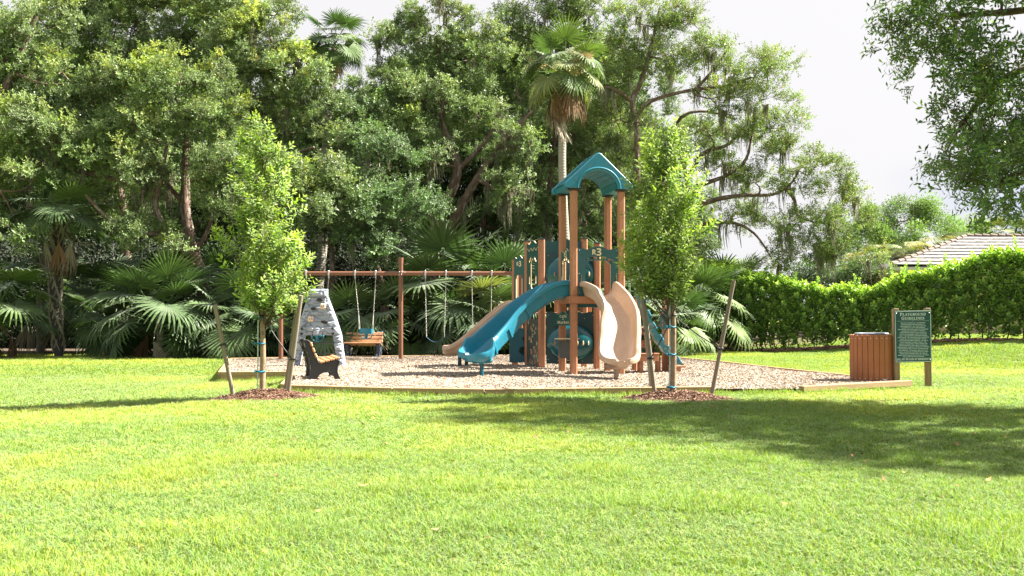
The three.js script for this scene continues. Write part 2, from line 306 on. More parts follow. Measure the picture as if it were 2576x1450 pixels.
{ // grass blades, each tuft a few dozen blades
  const tuft = (seed, n, R, h, w, sat) => {
    const r = mulberry(seed), P = [], C = [];
    for (let i = 0; i < n; i++) {
      const a = r() * 6.283, q = Math.sqrt(r()) * R, x = Math.cos(a) * q, z = Math.sin(a) * q, H = h * (0.55 + 0.75 * r()), b = r() * 6.283, lean = H * (0.35 + 1.15 * r() ** 1.2), W = w * (0.7 + 0.6 * r()), lx = Math.cos(b), lz = Math.sin(b), sx = -lz * W / 2, sz = lx * W / 2;
      const pt = (t, k) => [x + lx * lean * t * t + sx * k * (1 - t * 0.75), H * (t - 0.28 * t * t * (lean / H)), z + lz * lean * t * t + sz * k * (1 - t * 0.75)];
      const dry = r(), f = 0.75 + 0.5 * r(), c = dry > 0.95 ? [0.42, 0.37, 0.14] : dry > 0.64 ? [0.32, 0.375, 0.016] : dry > 0.24 ? [0.225, 0.34, 0.012] : [0.13, 0.27, 0.012];
      const A = pt(0, -1), B = pt(0, 1), D = pt(0.55, 1), E = pt(0.55, -1), T = pt(1, 0);
      P.push(...A, ...B, ...D, ...A, ...D, ...E, ...E, ...D, ...T);
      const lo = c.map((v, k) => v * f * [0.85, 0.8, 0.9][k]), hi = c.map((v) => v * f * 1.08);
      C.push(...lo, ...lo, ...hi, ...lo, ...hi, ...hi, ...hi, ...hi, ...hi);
    }
    return fromTris(P, null, C);
  };
  const bands = [[3.0, 9.5, 0.078], [9.5, 15, 0.10], [15, 24, 0.145], [24, 46, 0.22]];
  const gT = [tuft(1, 50, 0.085, 0.050, 0.0075), tuft(2, 50, 0.085, 0.045, 0.008), tuft(3, 46, 0.10, 0.052, 0.010), tuft(4, 46, 0.13, 0.066, 0.012), tuft(5, 60, 0.2, 0.07, 0.018), tuft(6, 46, 0.09, 0.066, 0.0075)];
  const lists = gT.map(() => []);
  for (const [d0, d1, cell] of bands) for (let d = d0; d < d1; d += cell) {
    const half = 0.54 * d + 1.6;
    for (let x = -half; x < half; x += cell) {
      const X = x + (rg() - 0.5) * cell * 1.2, D = d + (rg() - 0.5) * cell * 1.2;
      if (inside(PLAY, X, D) || inRing(treeA, X, -D, 1.0) || inRing(treeB, X, -D, 1.0)) continue;
      if (X < 7.5 && D > woodsEdge(X) + 0.2 + rg() * 0.5) continue;
      if (X >= 7.2 && Math.abs(D - hedgeAt(X) + 0.45) < 1.25 + rg() * 0.3) continue;
      if (X < 7.5 && D > woodsEdge(X) - 2.2 && rg() < 0.45) continue;
      const big = noise2(X * 0.35 + 9, D * 0.35, 31), mid = noise2(X * 1.3, D * 1.3, 32), fine = noise2(X * 4, D * 4, 33), k = 0.5 * big + 0.3 * mid + 0.2 * fine;
      const f = 0.78 + 0.45 * k + (rg() - 0.5) * 0.22, yel = sm(0.42, 0.72, k);
      let idx = d1 === 9.5 ? (mid > 0.66 ? 5 : rg() < 0.5 ? 0 : 1) : d1 === 15 ? 2 : d1 === 24 ? 3 : 4;
      const h = 0.75 + 0.5 * mid + 0.25 * rg(), nearEdge = 1;
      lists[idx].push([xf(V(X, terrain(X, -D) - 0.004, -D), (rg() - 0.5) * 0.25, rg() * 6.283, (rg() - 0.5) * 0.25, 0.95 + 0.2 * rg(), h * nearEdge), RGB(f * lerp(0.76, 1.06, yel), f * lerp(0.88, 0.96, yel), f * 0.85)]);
    }
  }
  // ragged edges against timbers and rings
  const edge = (x, d) => lists[3].push([xf(V(x, terrain(x, -d) - 0.004, -d), 0, rg() * 6.28, 0, 0.8, 1.5 + rg() * 0.9), RGB(0.9, 1, 1)]);
  for (let i = 0; i < PLAY.length; i++) { const [x0, d0] = PLAY[i], [x1, d1] = PLAY[(i + 1) % PLAY.length], L = Math.hypot(x1 - x0, d1 - d0), nx = (d1 - d0) / L, nd = -(x1 - x0) / L; if (d0 > 27 && d1 > 27) continue; for (let s = 0; s < L; s += 0.07) { const t = s / L, o = 0.06 + 0.1 * rg(); for (const q of [-1, 1]) { const X = lerp(x0, x1, t) + q * nx * o, D = lerp(d0, d1, t) + q * nd * o; if (!inside(PLAY, X, D)) edge(X, D); } } }
  const lawn = thing('grass', 'bright yellow green mown grass of the wide lawn', 'grass'); lawn.userData.kind = 'stuff';
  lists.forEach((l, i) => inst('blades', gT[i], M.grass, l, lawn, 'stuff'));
}
{ // a few fallen leaves on the grass
  const r = mulberry(909), L = [], g = fromTris([-0.012, 0, 0, 0.012, 0, 0, 0, 0.012, 0.03, 0.012, 0, 0, -0.012, 0, 0, 0, 0.01, -0.03]);
  for (let i = 0; i < 420; i++) { const d = 5 + 28 * r() ** 0.8, x = (r() - 0.5) * 1.15 * d; if (inside(PLAY, x, d)) continue; const c = [[0.30, 0.17, 0.07], [0.42, 0.30, 0.10], [0.20, 0.11, 0.05]][i % 3]; L.push([xf(V(x, terrain(x, -d) + 0.035 + 0.02 * r(), -d), (r() - 0.5), r() * 6.28, (r() - 0.5), 0.8 + 0.9 * r()), RGB(...c)]); }
  const t = thing('fallen_leaves', 'small brown fallen leaves scattered thinly over the lawn', 'leaves'); t.userData.kind = 'stuff'; inst('leaves', g, M.chip, L, t, 'stuff');
}
// ---------------------------------------------------------------- play area: wood chips and timber edging
{
  const sh = new THREE.Shape(PLAY.map(([x, d]) => new THREE.Vector2(x, d))), g = new THREE.ShapeGeometry(sh);
  g.rotateX(-Math.PI / 2); g.translate(0, SURF - 0.012, 0);
  structure(mesh('wood_chip_bed', g, std([1, 1, 1], 1, { map: tex(256, 256, (u, v) => { const f = 0.45 + 1.0 * fbm(u * 60, v * 60, 24, 60); return [0.26 * f, 0.21 * f, 0.155 * f]; }, 0.5, 0.5) })));
  const chipG = (s) => { const r = mulberry(s), P = []; for (let k = 0; k < 5; k++) { const g = new THREE.BoxGeometry(0.012 + 0.026 * r(), 0.005 + 0.004 * r(), 0.008 + 0.010 * r()).toNonIndexed(); g.applyMatrix4(xf(V((r() - 0.5) * 0.07, r() * 0.008, (r() - 0.5) * 0.07), (r() - 0.5) * 0.9, r() * 6.28, (r() - 0.5) * 0.9)); P.push(g); } return mergeGeometries(P.map(fin)); };
  const r = mulberry(55), list = [[], []];
  const tones = [[0.37, 0.325, 0.27], [0.33, 0.275, 0.21], [0.28, 0.22, 0.16], [0.20, 0.135, 0.085], [0.34, 0.32, 0.29], [0.16, 0.105, 0.07]];
  for (let d = 16.3; d < 31.6; d += d < 22 ? 0.052 : 0.075) for (let x = -8.6; x < 7.7; x += d < 22 ? 0.052 : 0.075) {
    const X = x + (r() - 0.5) * 0.08, D = d + (r() - 0.5) * 0.08; if (!inside(PLAY, X, D)) continue;
    const old = sm(25.5, 29, D + noise2(X, D, 9)), q = Math.min(5, Math.floor(r() ** lerp(1.5, 0.75, old) * 6)), t = tones[q], f = (0.85 + 0.3 * r()) * lerp(1, 0.72, old) * lerp(0.92, 1.06, noise2(X * 1.4, D * 1.4, 6));
    list[r() < 0.5 ? 0 : 1].push([xf(V(X, SURF - 0.01 + 0.03 * (noise2(X * 0.9, D * 0.9, 7) - 0.35), -D), (r() - 0.5) * 0.5, r() * 6.28, (r() - 0.5) * 0.5, 0.9 + 0.7 * r()), RGB(t[0] * f, t[1] * f, t[2] * f)]);
  }
  const ch = thing('wood_chips', 'pale loose wood chips covering the play area inside the timber edging', 'wood chips'); ch.userData.kind = 'stuff';
  list.forEach((l, i) => inst('chips', chipG(60 + i), M.chip, l, ch, 'stuff'));
}
{
  const tb = thing('timber_border', 'weathered timber edging boards around the wood chip play area', 'border', V(0, 0, -20));
  const run = (pts, joints, courses, w = 0.13) => {
    for (let i = 0; i < pts.length - 1; i++) {
      const [x0, d0] = pts[i], [x1, d1] = pts[i + 1], L = Math.hypot(x1 - x0, d1 - d0), n = Math.max(1, joints[i] ?? Math.round(L / 2.4));
      for (let k = 0; k < n; k++) for (let c = 0; c < courses; c++) {
        const sft = c % 2 ? 0.5 / n : 0, a = Math.min(1, k / n + (k ? sft : 0)) + 0.004 / L, b = Math.min(1, (k + 1) / n + (k + 1 < n ? sft : 0)) - 0.004 / L, y = 0.112 - c * 0.094;
        const j = (hash3(i, k, c) - 0.5) * 0.006;
        part('timber', beam(V(lerp(x0, x1, a), y + j, -lerp(d0, d1, a)), V(lerp(x0, x1, b), y + j * 0.4, -lerp(d0, d1, b)), w, 0.09, 0.006), M.timber, tb);
      }
    }
  };
  run([PLAY[0], PLAY[1]], [1], 2);
  run(PLAY.slice(1, 6), [1, 1, 2, 1], 2);
  run([PLAY[13], PLAY[14], PLAY[15]], [3, 2], 1);
  run([PLAY[15], PLAY[16]], [3], 2);
  run([PLAY[16], PLAY[17]], [1], 3);
  run([PLAY[17], PLAY[0]], [2], 2);
  run([PLAY[8], PLAY[9], PLAY[10], PLAY[11], PLAY[12], PLAY[13]], [1, 2, 2, 2, 3], 1, 0.1);
  const lt = thing('loose_timber', 'grey topped timber beam with a slanted end lying below the slatted bin', 'timber', V(6.2, 0, -17.4));
  const [a, b] = [PLAY[6], PLAY[7]];
  part('upper_timber', beam(V(a[0], 0.11, -a[1]), V(b[0], 0.13, -b[1]), 0.15, 0.105, 0.006), M.timber, lt);
  part('lower_timber', beam(V(lerp(a[0], b[0], 0.86), 0.03, -lerp(a[1], b[1], 0.86)), V(b[0] + 0.01, 0.03, -b[1] - 0.003), 0.15, 0.08, 0.006), M.timber, lt);
}
// ---------------------------------------------------------------- hedge bed and mulch rings
function bark(name, label, spots, seed, s) {
  const r = mulberry(seed), g = mergeGeometries([0, 1, 2, 3].map(() => { const q = new THREE.BoxGeometry(0.03 + 0.05 * r(), 0.006, 0.008 + 0.012 * r()).toNonIndexed(); q.applyMatrix4(xf(V((r() - 0.5) * 0.08, r() * 0.012, (r() - 0.5) * 0.08), (r() - 0.5), r() * 6.28, (r() - 0.5))); return fin(q); }));
  const tones = [[0.17, 0.085, 0.05], [0.11, 0.055, 0.035], [0.25, 0.15, 0.095], [0.065, 0.035, 0.025], [0.33, 0.23, 0.16]];
  const t = thing(name, label, 'mulch'); t.userData.kind = 'stuff';
  inst('chips', g, M.chip, spots.map((p) => { const c = tones[Math.floor(r() ** 1.5 * 5)], f = 0.8 + 0.5 * r(); return [xf(p, (r() - 0.5) * 0.7, r() * 6.28, (r() - 0.5) * 0.7, s * (0.7 + 0.7 * r())), RGB(c[0] * f, c[1] * f, c[2] * f)]; }), t, 'stuff');
}
const ringY = (c, x, z) => { const dx = (x - c.x - 0.05) / 0.82, dz = (z - c.z - 0.02) / 0.72, q = Math.hypot(dx, dz) / ringR(Math.atan2(dz, dx)); return terrain(x, z) + 0.125 * (1 - sm(0.1, 1.08, q)); };
for (const [c, s, label] of [[treeA, 5, 'red brown bark mulch mounded round the young tree near the bench'], [treeB, 6, 'dark brown bark mulch mounded round the young tree before the tan slide']]) {
  const P = [], I = [], N = 40, K = 10;
  for (let k = 0; k <= K; k++) for (let i = 0; i < N; i++) { const a = i / N * 6.283, q = k / K * 1.04 * ringR(a), x = c.x + 0.05 + Math.cos(a) * q * 0.82, z = c.z + 0.02 + Math.sin(a) * q * 0.72; P.push(x, ringY(c, x, z) + (k === K ? -0.02 : 0.012 * noise2(x * 9, z * 9, 2)), z); }
  for (let k = 0; k < K; k++) for (let i = 0; i < N; i++) { const a = k * N + i, b = k * N + (i + 1) % N; I.push(a, b, a + N, b, b + N, a + N); }
  const g = new THREE.BufferGeometry(); g.setAttribute('position', new THREE.BufferAttribute(new Float32Array(P), 3)); g.setIndex(I); g.computeVertexNormals();
  structure(mesh('mulch_mound' + (s === 6 ? '_001' : ''), g, std([0.09, 0.05, 0.035], 1)));
  const r = mulberry(s), spots = [];
  while (spots.length < 2600) { const x = c.x + (r() - 0.5) * 2.1, z = c.z + (r() - 0.5) * 2.0; if (inRing(c, x, z, 0.98 + 0.16 * r() * r())) spots.push(V(x, ringY(c, x, z) + 0.008, z)); }
  bark('bark_mulch', label, spots, s * 7, 1);
}
{
  const P = [], I = [], U = [], N = 60;
  for (let i = 0; i <= N; i++) for (let k = 0; k < 5; k++) { const x = lerp(7.0, 20.4, i / N), d = hedgeAt(x) - 1.55 + 2.9 * k / 4 + 0.2 * noise2(x * 2, k * 5, 4); P.push(x, terrain(x, -d) + (k % 4 ? 0.05 : -0.01), -d); U.push(x, d); }
  for (let i = 0; i < N; i++) for (let k = 0; k < 4; k++) { const a = i * 5 + k; I.push(a, a + 5, a + 1, a + 1, a + 5, a + 6); }
  const g = new THREE.BufferGeometry(); g.setAttribute('position', new THREE.BufferAttribute(new Float32Array(P), 3)); g.setAttribute('uv', new THREE.BufferAttribute(new Float32Array(U), 2)); g.setIndex(I); g.computeVertexNormals();
  structure(mesh('hedge_bed_soil', g, std([0.10, 0.06, 0.045], 1)));
  const r = mulberry(91), spots = [];
  for (let i = 0; i < 5000; i++) { const x = lerp(7.0, 19.4, r()), d = hedgeAt(x) - 1.5 + 1.6 * r(); spots.push(V(x, terrain(x, -d) + 0.05, -d)); }
  bark('hedge_mulch', 'brown bark mulch strip along the foot of the clipped hedge', spots, 92, 1.5);
}

// ---------------------------------------------------------------- play tower
const font = await new FontLoader().loadAsync('fonts/droid/droid_sans_bold.typeface.json');
const serif = await new FontLoader().loadAsync('fonts/droid/droid_serif_bold.typeface.json');
function letters(s, size, f = font, depth = 0.003) { const g = new TextGeometry(s, { font: f, size, depth, curveSegments: 4, bevelEnabled: false }); g.computeBoundingBox(); const b = g.boundingBox; g.translate(-(b.min.x + b.max.x) / 2, -(b.min.y + b.max.y) / 2, 0); return g; }
const rrect = (P, cx, cy, L, W, a = 0) => { // rounded slot
  const r = W / 2, n = 5, pts = []; for (const [s, a0] of [[1, -Math.PI / 2], [-1, Math.PI / 2]]) for (let i = 0; i <= n; i++) { const t = a0 + i / n * Math.PI; pts.push([s * (L / 2 - r) + Math.cos(t) * r, Math.sin(t) * r]); }
  return pts.map(([x, y]) => new THREE.Vector2(cx + x * Math.cos(a) - y * Math.sin(a), cy + x * Math.sin(a) + y * Math.cos(a)));
};
function panelShape(w, h, { open, slots = [], wave = 0.05, flat } = {}) {
  const top = flat ? [[0, 0], [1, 0]] : [[0, -0.6], [0.02, -0.1], [0.06, 0], [0.13, 0], [0.19, -0.45], [0.24, -0.5], [0.3, -0.1], [0.4, 0.75], [0.5, 1], [0.6, 0.75], [0.7, -0.1], [0.76, -0.5], [0.81, -0.45], [0.87, 0], [0.94, 0], [0.98, -0.1], [1, -0.6]];
  const pts = [new THREE.Vector2(0, 0)];
  if (open) { const [cx, hw, h1, h2, y0 = 0] = open; if (!y0) pts.push(...[[cx - hw, 0], [cx - hw, h1], [cx - hw * 0.62, h2], [cx + hw * 0.62, h2], [cx + hw, h1], [cx + hw, 0]].map((p) => new THREE.Vector2(...p))); }
  pts.push(new THREE.Vector2(w, 0));
  const curve = new THREE.SplineCurve([...top].reverse().map(([t, k]) => new THREE.Vector2(t * w, h + k * wave)));
  pts.push(...curve.getPoints(flat ? 1 : 40));
  const s = new THREE.Shape(pts);
  for (const q of slots) s.holes.push(new THREE.Path(rrect(0, ...q)));
  return s;
}
const TH = 0.2, A0 = V(1.37, 0, -21.2);
const tower = thing('play_tower', 'brown post play tower with teal gabled roof and three slides', 'playset', V(A0.x, 0, A0.z), TH);
const Q = (x, y, q) => V(x, y, -q);                           // tower frame: x along the front, q backwards
function panel(name, p0, p1, y0, h, opts, face, edge = M.creamEdge, thick = 0.022) {
  const dx = p1[0] - p0[0], dq = p1[1] - p0[1], w = Math.hypot(dx, dq);
  const g = extrude(panelShape(w, h, opts), thick, 0);
  const m = new THREE.Mesh(g, [face, edge]); m.name = name; m.castShadow = m.receiveShadow = true;
  m.position.set(p0[0], y0, -p0[1]); m.rotation.y = Math.atan2(dq, dx); tower.add(m); return m;
}
const screwG = new THREE.SphereGeometry(0.009, 6, 4);
function screws(p, list, z) { mesh('screw', list.map(([x, y]) => { const g = screwG.clone(); g.scale(1, 1, 0.5); g.translate(x, y, z); return g; }), M.metal, p).userData.kind = 'stuff'; }
function towerPost(x, q, top, cap = true, w = 0.155) {
  const g = cbox(w, top + 0.1, w, 0.032); g.translate(0, (top - 0.1) / 2, 0);
  const p = mesh('post', g, M.lumber, tower, Q(x, 0, q));
  if (cap) { const c = cbox(w + 0.012, 0.018, w + 0.012, 0.004); c.translate(0, top + 0.009, 0); const s = new THREE.SphereGeometry(0.018, 8, 4); s.scale(1, 0.5, 1); s.translate(0, top + 0.018, 0); mesh('post_cap', [c, fin(s)], M.panelDeep, p); }
  return p;
}
for (const [x, q] of [[0, 0], [1.1, 0], [0, 1.0], [1.1, 1.0]]) towerPost(x, q, 4.22, false);
for (const [x, q] of [[0, 0], [1.1, 0], [0, 1.0], [1.1, 1.0]]) mesh('post_plate', bx(0.21, 0.035, 0.21, Q(x, 4.235, q)), M.black, tower);
towerPost(-0.06, 2.86, 3.36); towerPost(-0.2, 3.85, 3.38); towerPost(-0.43, 4.36, 2.94); towerPost(1.03, 2.78, 3.38); towerPost(1.12, 1.95, 3.2); towerPost(0.62, 3.9, 3.3); towerPost(0.4, 4.75, 2.9);
towerPost(1.75, 0.98, 1.86, true, 0.12); towerPost(2.36, 0.55, 1.86, true, 0.15); towerPost(1.62, 0.2, 0.5, false, 0.12); towerPost(2.1, 0.35, 0.5, false, 0.12); towerPost(1.95, 1.15, 0.5, false, 0.12);
// deck
for (let i = 0; i < 7; i++) mesh('deck_board', bx(0.148, 0.035, 0.95, Q(0.1 + i * 0.15, 1.83, 0.5)), M.lumber, tower);
mesh('deck_rail', bx(1.27, 0.15, 0.04, Q(0.55, 1.775, -0.099)), M.lumber, tower);
mesh('deck_rail', bx(0.04, 0.15, 1.15, Q(-0.1, 1.775, 0.48)), M.lumber, tower);
mesh('deck_rail', bx(0.04, 0.15, 1.15, Q(1.2, 1.775, 0.48)), M.lumber, tower);
mesh('deck_rail', bx(1.2, 0.15, 0.04, Q(0.55, 1.775, 1.1)), M.lumber, tower);
mesh('deck_board', bx(1.0, 0.035, 0.9, Q(0.5, 2.0, 2.4)), M.lumber, tower);
mesh('deck_board', bx(0.9, 0.035, 0.9, Q(0.12, 1.5, 4.2)), M.lumber, tower);
// front barrier with tan slide opening
const slotsFor = (w, yTop, cx, hw, k = 1) => [[cx - hw * 0.92, yTop - 0.06, 0.15 * k, 0.055, 0.5], [cx - hw * 0.33, yTop, 0.16 * k, 0.055, 0], [cx + hw * 0.33, yTop, 0.16 * k, 0.055, 0], [cx + hw * 0.92, yTop - 0.06, 0.15 * k, 0.055, -0.5], [cx - hw - 0.09, 0.4, 0.15, 0.05, Math.PI / 2], [cx + hw + 0.09, 0.4, 0.15, 0.05, Math.PI / 2]];
const fp = panel('barrier_panel', [0.085, -0.03], [1.015, -0.03], 1.86, 1.06, { open: [0.465, 0.29, 0.7, 0.79], slots: slotsFor(0.93, 0.85, 0.465, 0.32) }, M.panel);
screws(fp, [[0.03, 1.02], [0.03, 0.5], [0.03, 0.08], [0.9, 1.02], [0.9, 0.5], [0.9, 0.08]], 0.024);
mesh('emblem', [letters('R', 0.115).translate(-0.075, -0.005, 0), letters('3', 0.165).translate(0.035, 0.0, 0)], M.creamEdge, fp, V(0.45, 0.985, 0.0205));
// left barrier with teal slide opening
const lp = panel('barrier_panel', [-0.03, 0.915], [-0.03, 0.085], 1.86, 1.04, { open: [0.415, 0.29, 0.7, 0.79], slots: slotsFor(0.83, 0.85, 0.415, 0.27, 0.8) }, M.panelGreen);
mesh('emblem', [letters('R', 0.115).translate(-0.075, -0.005, 0), letters('3', 0.165).translate(0.035, 0.0, 0)], M.creamEdge, lp, V(0.4, 0.965, 0.0205));
panel('barrier_panel', [1.13, 0.085], [1.13, 0.915], 1.86, 1.0, { open: [0.415, 0.27, 0.7, 0.79] }, M.panel);
// panel F-E: arched window above, carved play panel below
const kp = panel('window_panel', [-0.22, 3.77], [-0.09, 2.94], 1.75, 1.55, { slots: [[0.42, 0.75, 0.8, 0.26, Math.PI / 2], [0.2, 0.6, 0.2, 0.05, Math.PI / 2], [0.64, 0.6, 0.2, 0.05, Math.PI / 2], [0.24, 1.12, 0.16, 0.05, 0.8], [0.6, 1.12, 0.16, 0.05, -0.8]] }, M.panelGreen);
{ const pts = []; for (let i = 0; i <= 12; i++) pts.push(V(0.06 + i / 12 * 0.72, 1.38 + 0.04 * Math.cos(i * 1.6), 0.024)); mesh('carved_line', tube(pts, 0.008, 4, 24), M.creamEdge, kp); }
const cp = panel('carved_panel', [-0.22, 3.77], [-0.09, 2.94], 0.12, 1.22, { flat: true }, std([0.035, 0.06, 0.055], 0.3));
{
  const r = mulberry(12), lines = [];
  for (let i = 0; i < 16; i++) { const x = 0.1 + r() * 0.65, y = 0.08 + i / 16 * 1.08, a = r() * 3, L = 0.07 + 0.06 * r(); const e = V(x + Math.cos(a) * L, y + Math.sin(a) * L * 0.6, 0.024); lines.push(tube([V(x, y, 0.024), e], 0.007, 4, 1), tube([e, V(e.x + Math.cos(a + 1.2) * L * 0.7, e.y + Math.sin(a + 1.2) * L * 0.7, 0.024)], 0.007, 4, 1), tube([e, V(e.x + Math.cos(a - 1.1) * L * 0.6, e.y + Math.sin(a - 1.1) * L * 0.6, 0.024)], 0.006, 4, 1)); }
  mesh('carved_branch', lines, M.creamEdge, cp).userData.kind = 'stuff';
  for (const [x, y] of [[0.3, 1.0], [0.28, 0.7], [0.35, 0.35], [0.6, 0.4], [0.25, 0.15], [0.6, 0.12]]) mesh('carved_leaf', bx(0.11, 0.07, 0.006, V(x, y, 0.022), 0, 0.002, 0, 0.9), M.lumberSlat, cp);
}
const gp = panel('barrier_panel', [-0.46, 4.28], [-0.24, 3.93], 1.55, 1.42, { open: [0.2, 0.12, 0.85, 0.95] }, M.panelGreen);
mesh('emblem', [letters('R', 0.1).translate(-0.06, 0, 0), letters('3', 0.14).translate(0.03, 0.0, 0)], M.creamEdge, gp, V(0.2, 1.25, 0.0205));
// crawl panel, thick with round holes
{
  const w = 0.5, h = 0.9, s = new THREE.Shape(); s.moveTo(0, 0); s.lineTo(w, 0); s.lineTo(w, h); s.lineTo(0.12, h); s.quadraticCurveTo(0.03, h - 0.04, 0.02, h - 0.2); s.lineTo(0, 0);
  const hole = (x, y, r) => { const p = new THREE.Path(); p.absarc(x, y, r, 0, Math.PI * 2, true); s.holes.push(p); };
  hole(0.37, 0.3, 0.11); hole(0.4, 0.62, 0.055);
  mesh('crawl_panel', extrude(s, 0.14, 0.012, 12), M.tealDark, tower, Q(-0.62, 0.2, 4.22), [0, -TH * 0.6, 0]);
  mesh('crawl_backing', bx(0.46, 0.85, 0.02, Q(-0.36, 0.64, 4.3), -TH * 0.6), M.panelDeep, tower);
}
// walls with bulging domes at the back of the front bay
const W0 = [-0.02, 2.5], W1 = [1.1, 2.02];
const wu = panel('dome_wall', W0, W1, 1.82, 1.16, {}, M.panelDeep);
const wl = panel('dome_wall', W0, W1, 0.24, 1.28, {}, M.panelDeep);
const dome = (p, cx, cy, rx, ry, rz) => {
  const g = new THREE.SphereGeometry(1, 40, 20, 0, Math.PI * 2, 0, Math.PI / 2); g.rotateX(Math.PI / 2); g.scale(rx, ry, rz);
  const d = mesh('dome', g, M.dome, p, V(cx, cy, 0.02));
  for (const k of [-0.6, -0.36, 0.12, 0.34, 0.56, 0.76]) { const x = k * rx, z = rz * Math.sqrt(1 - k * k); const e = new THREE.SphereGeometry(1, 10, 8); e.scale(0.02, 0.06, 0.014); e.rotateY(Math.atan2(k / rx, Math.sqrt(1 - k * k) / rz)); mesh('dome_slot', e, k > 0 ? M.creamEdge : M.lumberSlat, d, V(x, 0.0, z)); }
};
dome(wu, 0.62, 0.62, 0.62, 0.5, 0.3); dome(wl, 0.62, 0.52, 0.6, 0.46, 0.34);
for (const [p, h] of [[wu, 1.1], [wl, 1.2]]) screws(p, [[0.05, 0.1], [0.05, h * 0.5], [0.05, h], [1.15, 0.1], [1.15, h * 0.5], [1.15, h], [0.3, 0.08], [0.9, 0.08], [0.3, h - 0.06], [0.95, h - 0.08]], 0.024);
panel('barrier_panel', [0.02, 2.9], [1.0, 2.78], 2.3, 1.02, {}, M.panel);
panel('barrier_panel', [0.1, 1.12], [1.0, 1.12], 1.62, 0.2, { flat: true }, M.tealDark, M.tealDark);
for (let i = 0; i < 8; i++) mesh('picket', bx(0.085, 0.5, 0.03, Q(0.5 + i * 0.1, 1.6, 3.0 - i * 0.02)), M.lumberSlat, tower);
for (let i = 0; i < 4; i++) mesh('picket', bx(0.07, 0.62, 0.03, Q(1.42 + i * 0.12, 0.55, 1.5)), M.lumberSlat, tower);
// cafe counter
{
  const ry = -0.75;
  const s = panelShape(0.42, 0.27, { wave: 0.05 }), m = new THREE.Mesh(extrude(s, 0.018), [M.panelGreen, M.creamEdge]); m.name = 'shop_sign'; m.castShadow = m.receiveShadow = true;
  m.position.copy(Q(-0.315, 1.2, 0.42)); m.rotation.y = ry; tower.add(m);
  mesh('lettering', [letters('Café', 0.058, serif).translate(0, 0.075, 0), letters('&', 0.034, serif).translate(0, 0.01, 0), letters('Market', 0.058, serif).translate(0, -0.06, 0)], M.creamEdge, m, V(0.21, 0.135, 0.0165));
  mesh('counter', bx(0.5, 0.02, 0.26, Q(-0.1, 0.905, 0.22), ry), M.creamEdge, tower);
  for (let i = 0; i < 12; i++) mesh('counter_slat', bx(0.03, 0.4, 0.012, Q(-0.23 + i * 0.0235, 0.665, 0.38 - i * 0.0218), ry, 0.003, 0, 0.1), std([0.10, 0.10, 0.095], 0.6), tower);
}
// roof
{
  const H0 = 4.25, gable = (e, ex = 0) => {
    const s = new THREE.Shape(); s.moveTo(-0.74 - e, 0); s.lineTo(-0.76 - e, 0.1); s.lineTo(-0.06, 0.74 + e); s.quadraticCurveTo(0, 0.79 + e, 0.06, 0.74 + e); s.lineTo(0.76 + e, 0.1); s.lineTo(0.74 + e, 0); s.lineTo(0.44 - ex, 0);
    for (let i = 0; i <= 14; i++) { const a = i / 14 * Math.PI; s.lineTo(Math.cos(a) * (0.44 - ex), Math.sin(a) * (0.40 - ex)); } return s;
  };
  const rf = mesh('roof', extrude(gable(-0.02), 1.12, 0.01, 6), M.tealRoof, tower, Q(0.55, H0, 1.06));
  for (const z of [-0.06, 1.05]) mesh('gable_frame', extrude(gable(0.03, 0.0), 0.13, 0.02, 6), M.tealRoof, rf, V(0, 0, z));
  for (const z of [-0.075, 1.2]) { // arch moulding
    const pts = []; for (let i = 0; i <= 16; i++) { const a = i / 16 * Math.PI; pts.push(V(Math.cos(a) * 0.49, Math.sin(a) * 0.455, z)); } mesh('arch_moulding', tube(pts, 0.022, 6, 24), M.tealRoof, rf);
  }
  for (let i = 1; i < 9; i++) { const a = i / 9 * Math.PI; mesh('vault_rib', bx(0.012, 0.012, 0.95, V(Math.cos(a) * 0.437, Math.sin(a) * 0.397, 0.56), 0, 0.003, 0, a), M.tealDark, rf); }
  const th = Math.atan2(0.64, 0.70), tile = cbox(0.125, 0.014, 0.145, 0.003), tile2 = cbox(0.125, 0.018, 0.138, 0.003);
  for (const sd of [-1, 1]) for (let r = 0; r < 9; r++) for (let c = 0; c < 6; c++) {
    const s = (r + 0.5) / 9 * 0.93, x = sd * (0.755 - s * Math.cos(th)), y = 0.09 + s * Math.sin(th);
    const z = 0.11 + (c + 0.5 + (r % 2 ? 0.22 : -0.1)) * 0.155; if (z > 1.02 || z < 0.1) continue;
    mesh('shingle', (r + c) % 2 ? tile : tile2, M.tealRoof, rf, V(x + sd * 0.01, y + 0.014, z), [0, 0, -sd * (th - 0.17)]);
  }
  mesh('ridge_cap', tube([V(0, 0.775, 0.08), V(0, 0.775, 1.04)], 0.045, 8, 1), M.tealRoof, rf);
}
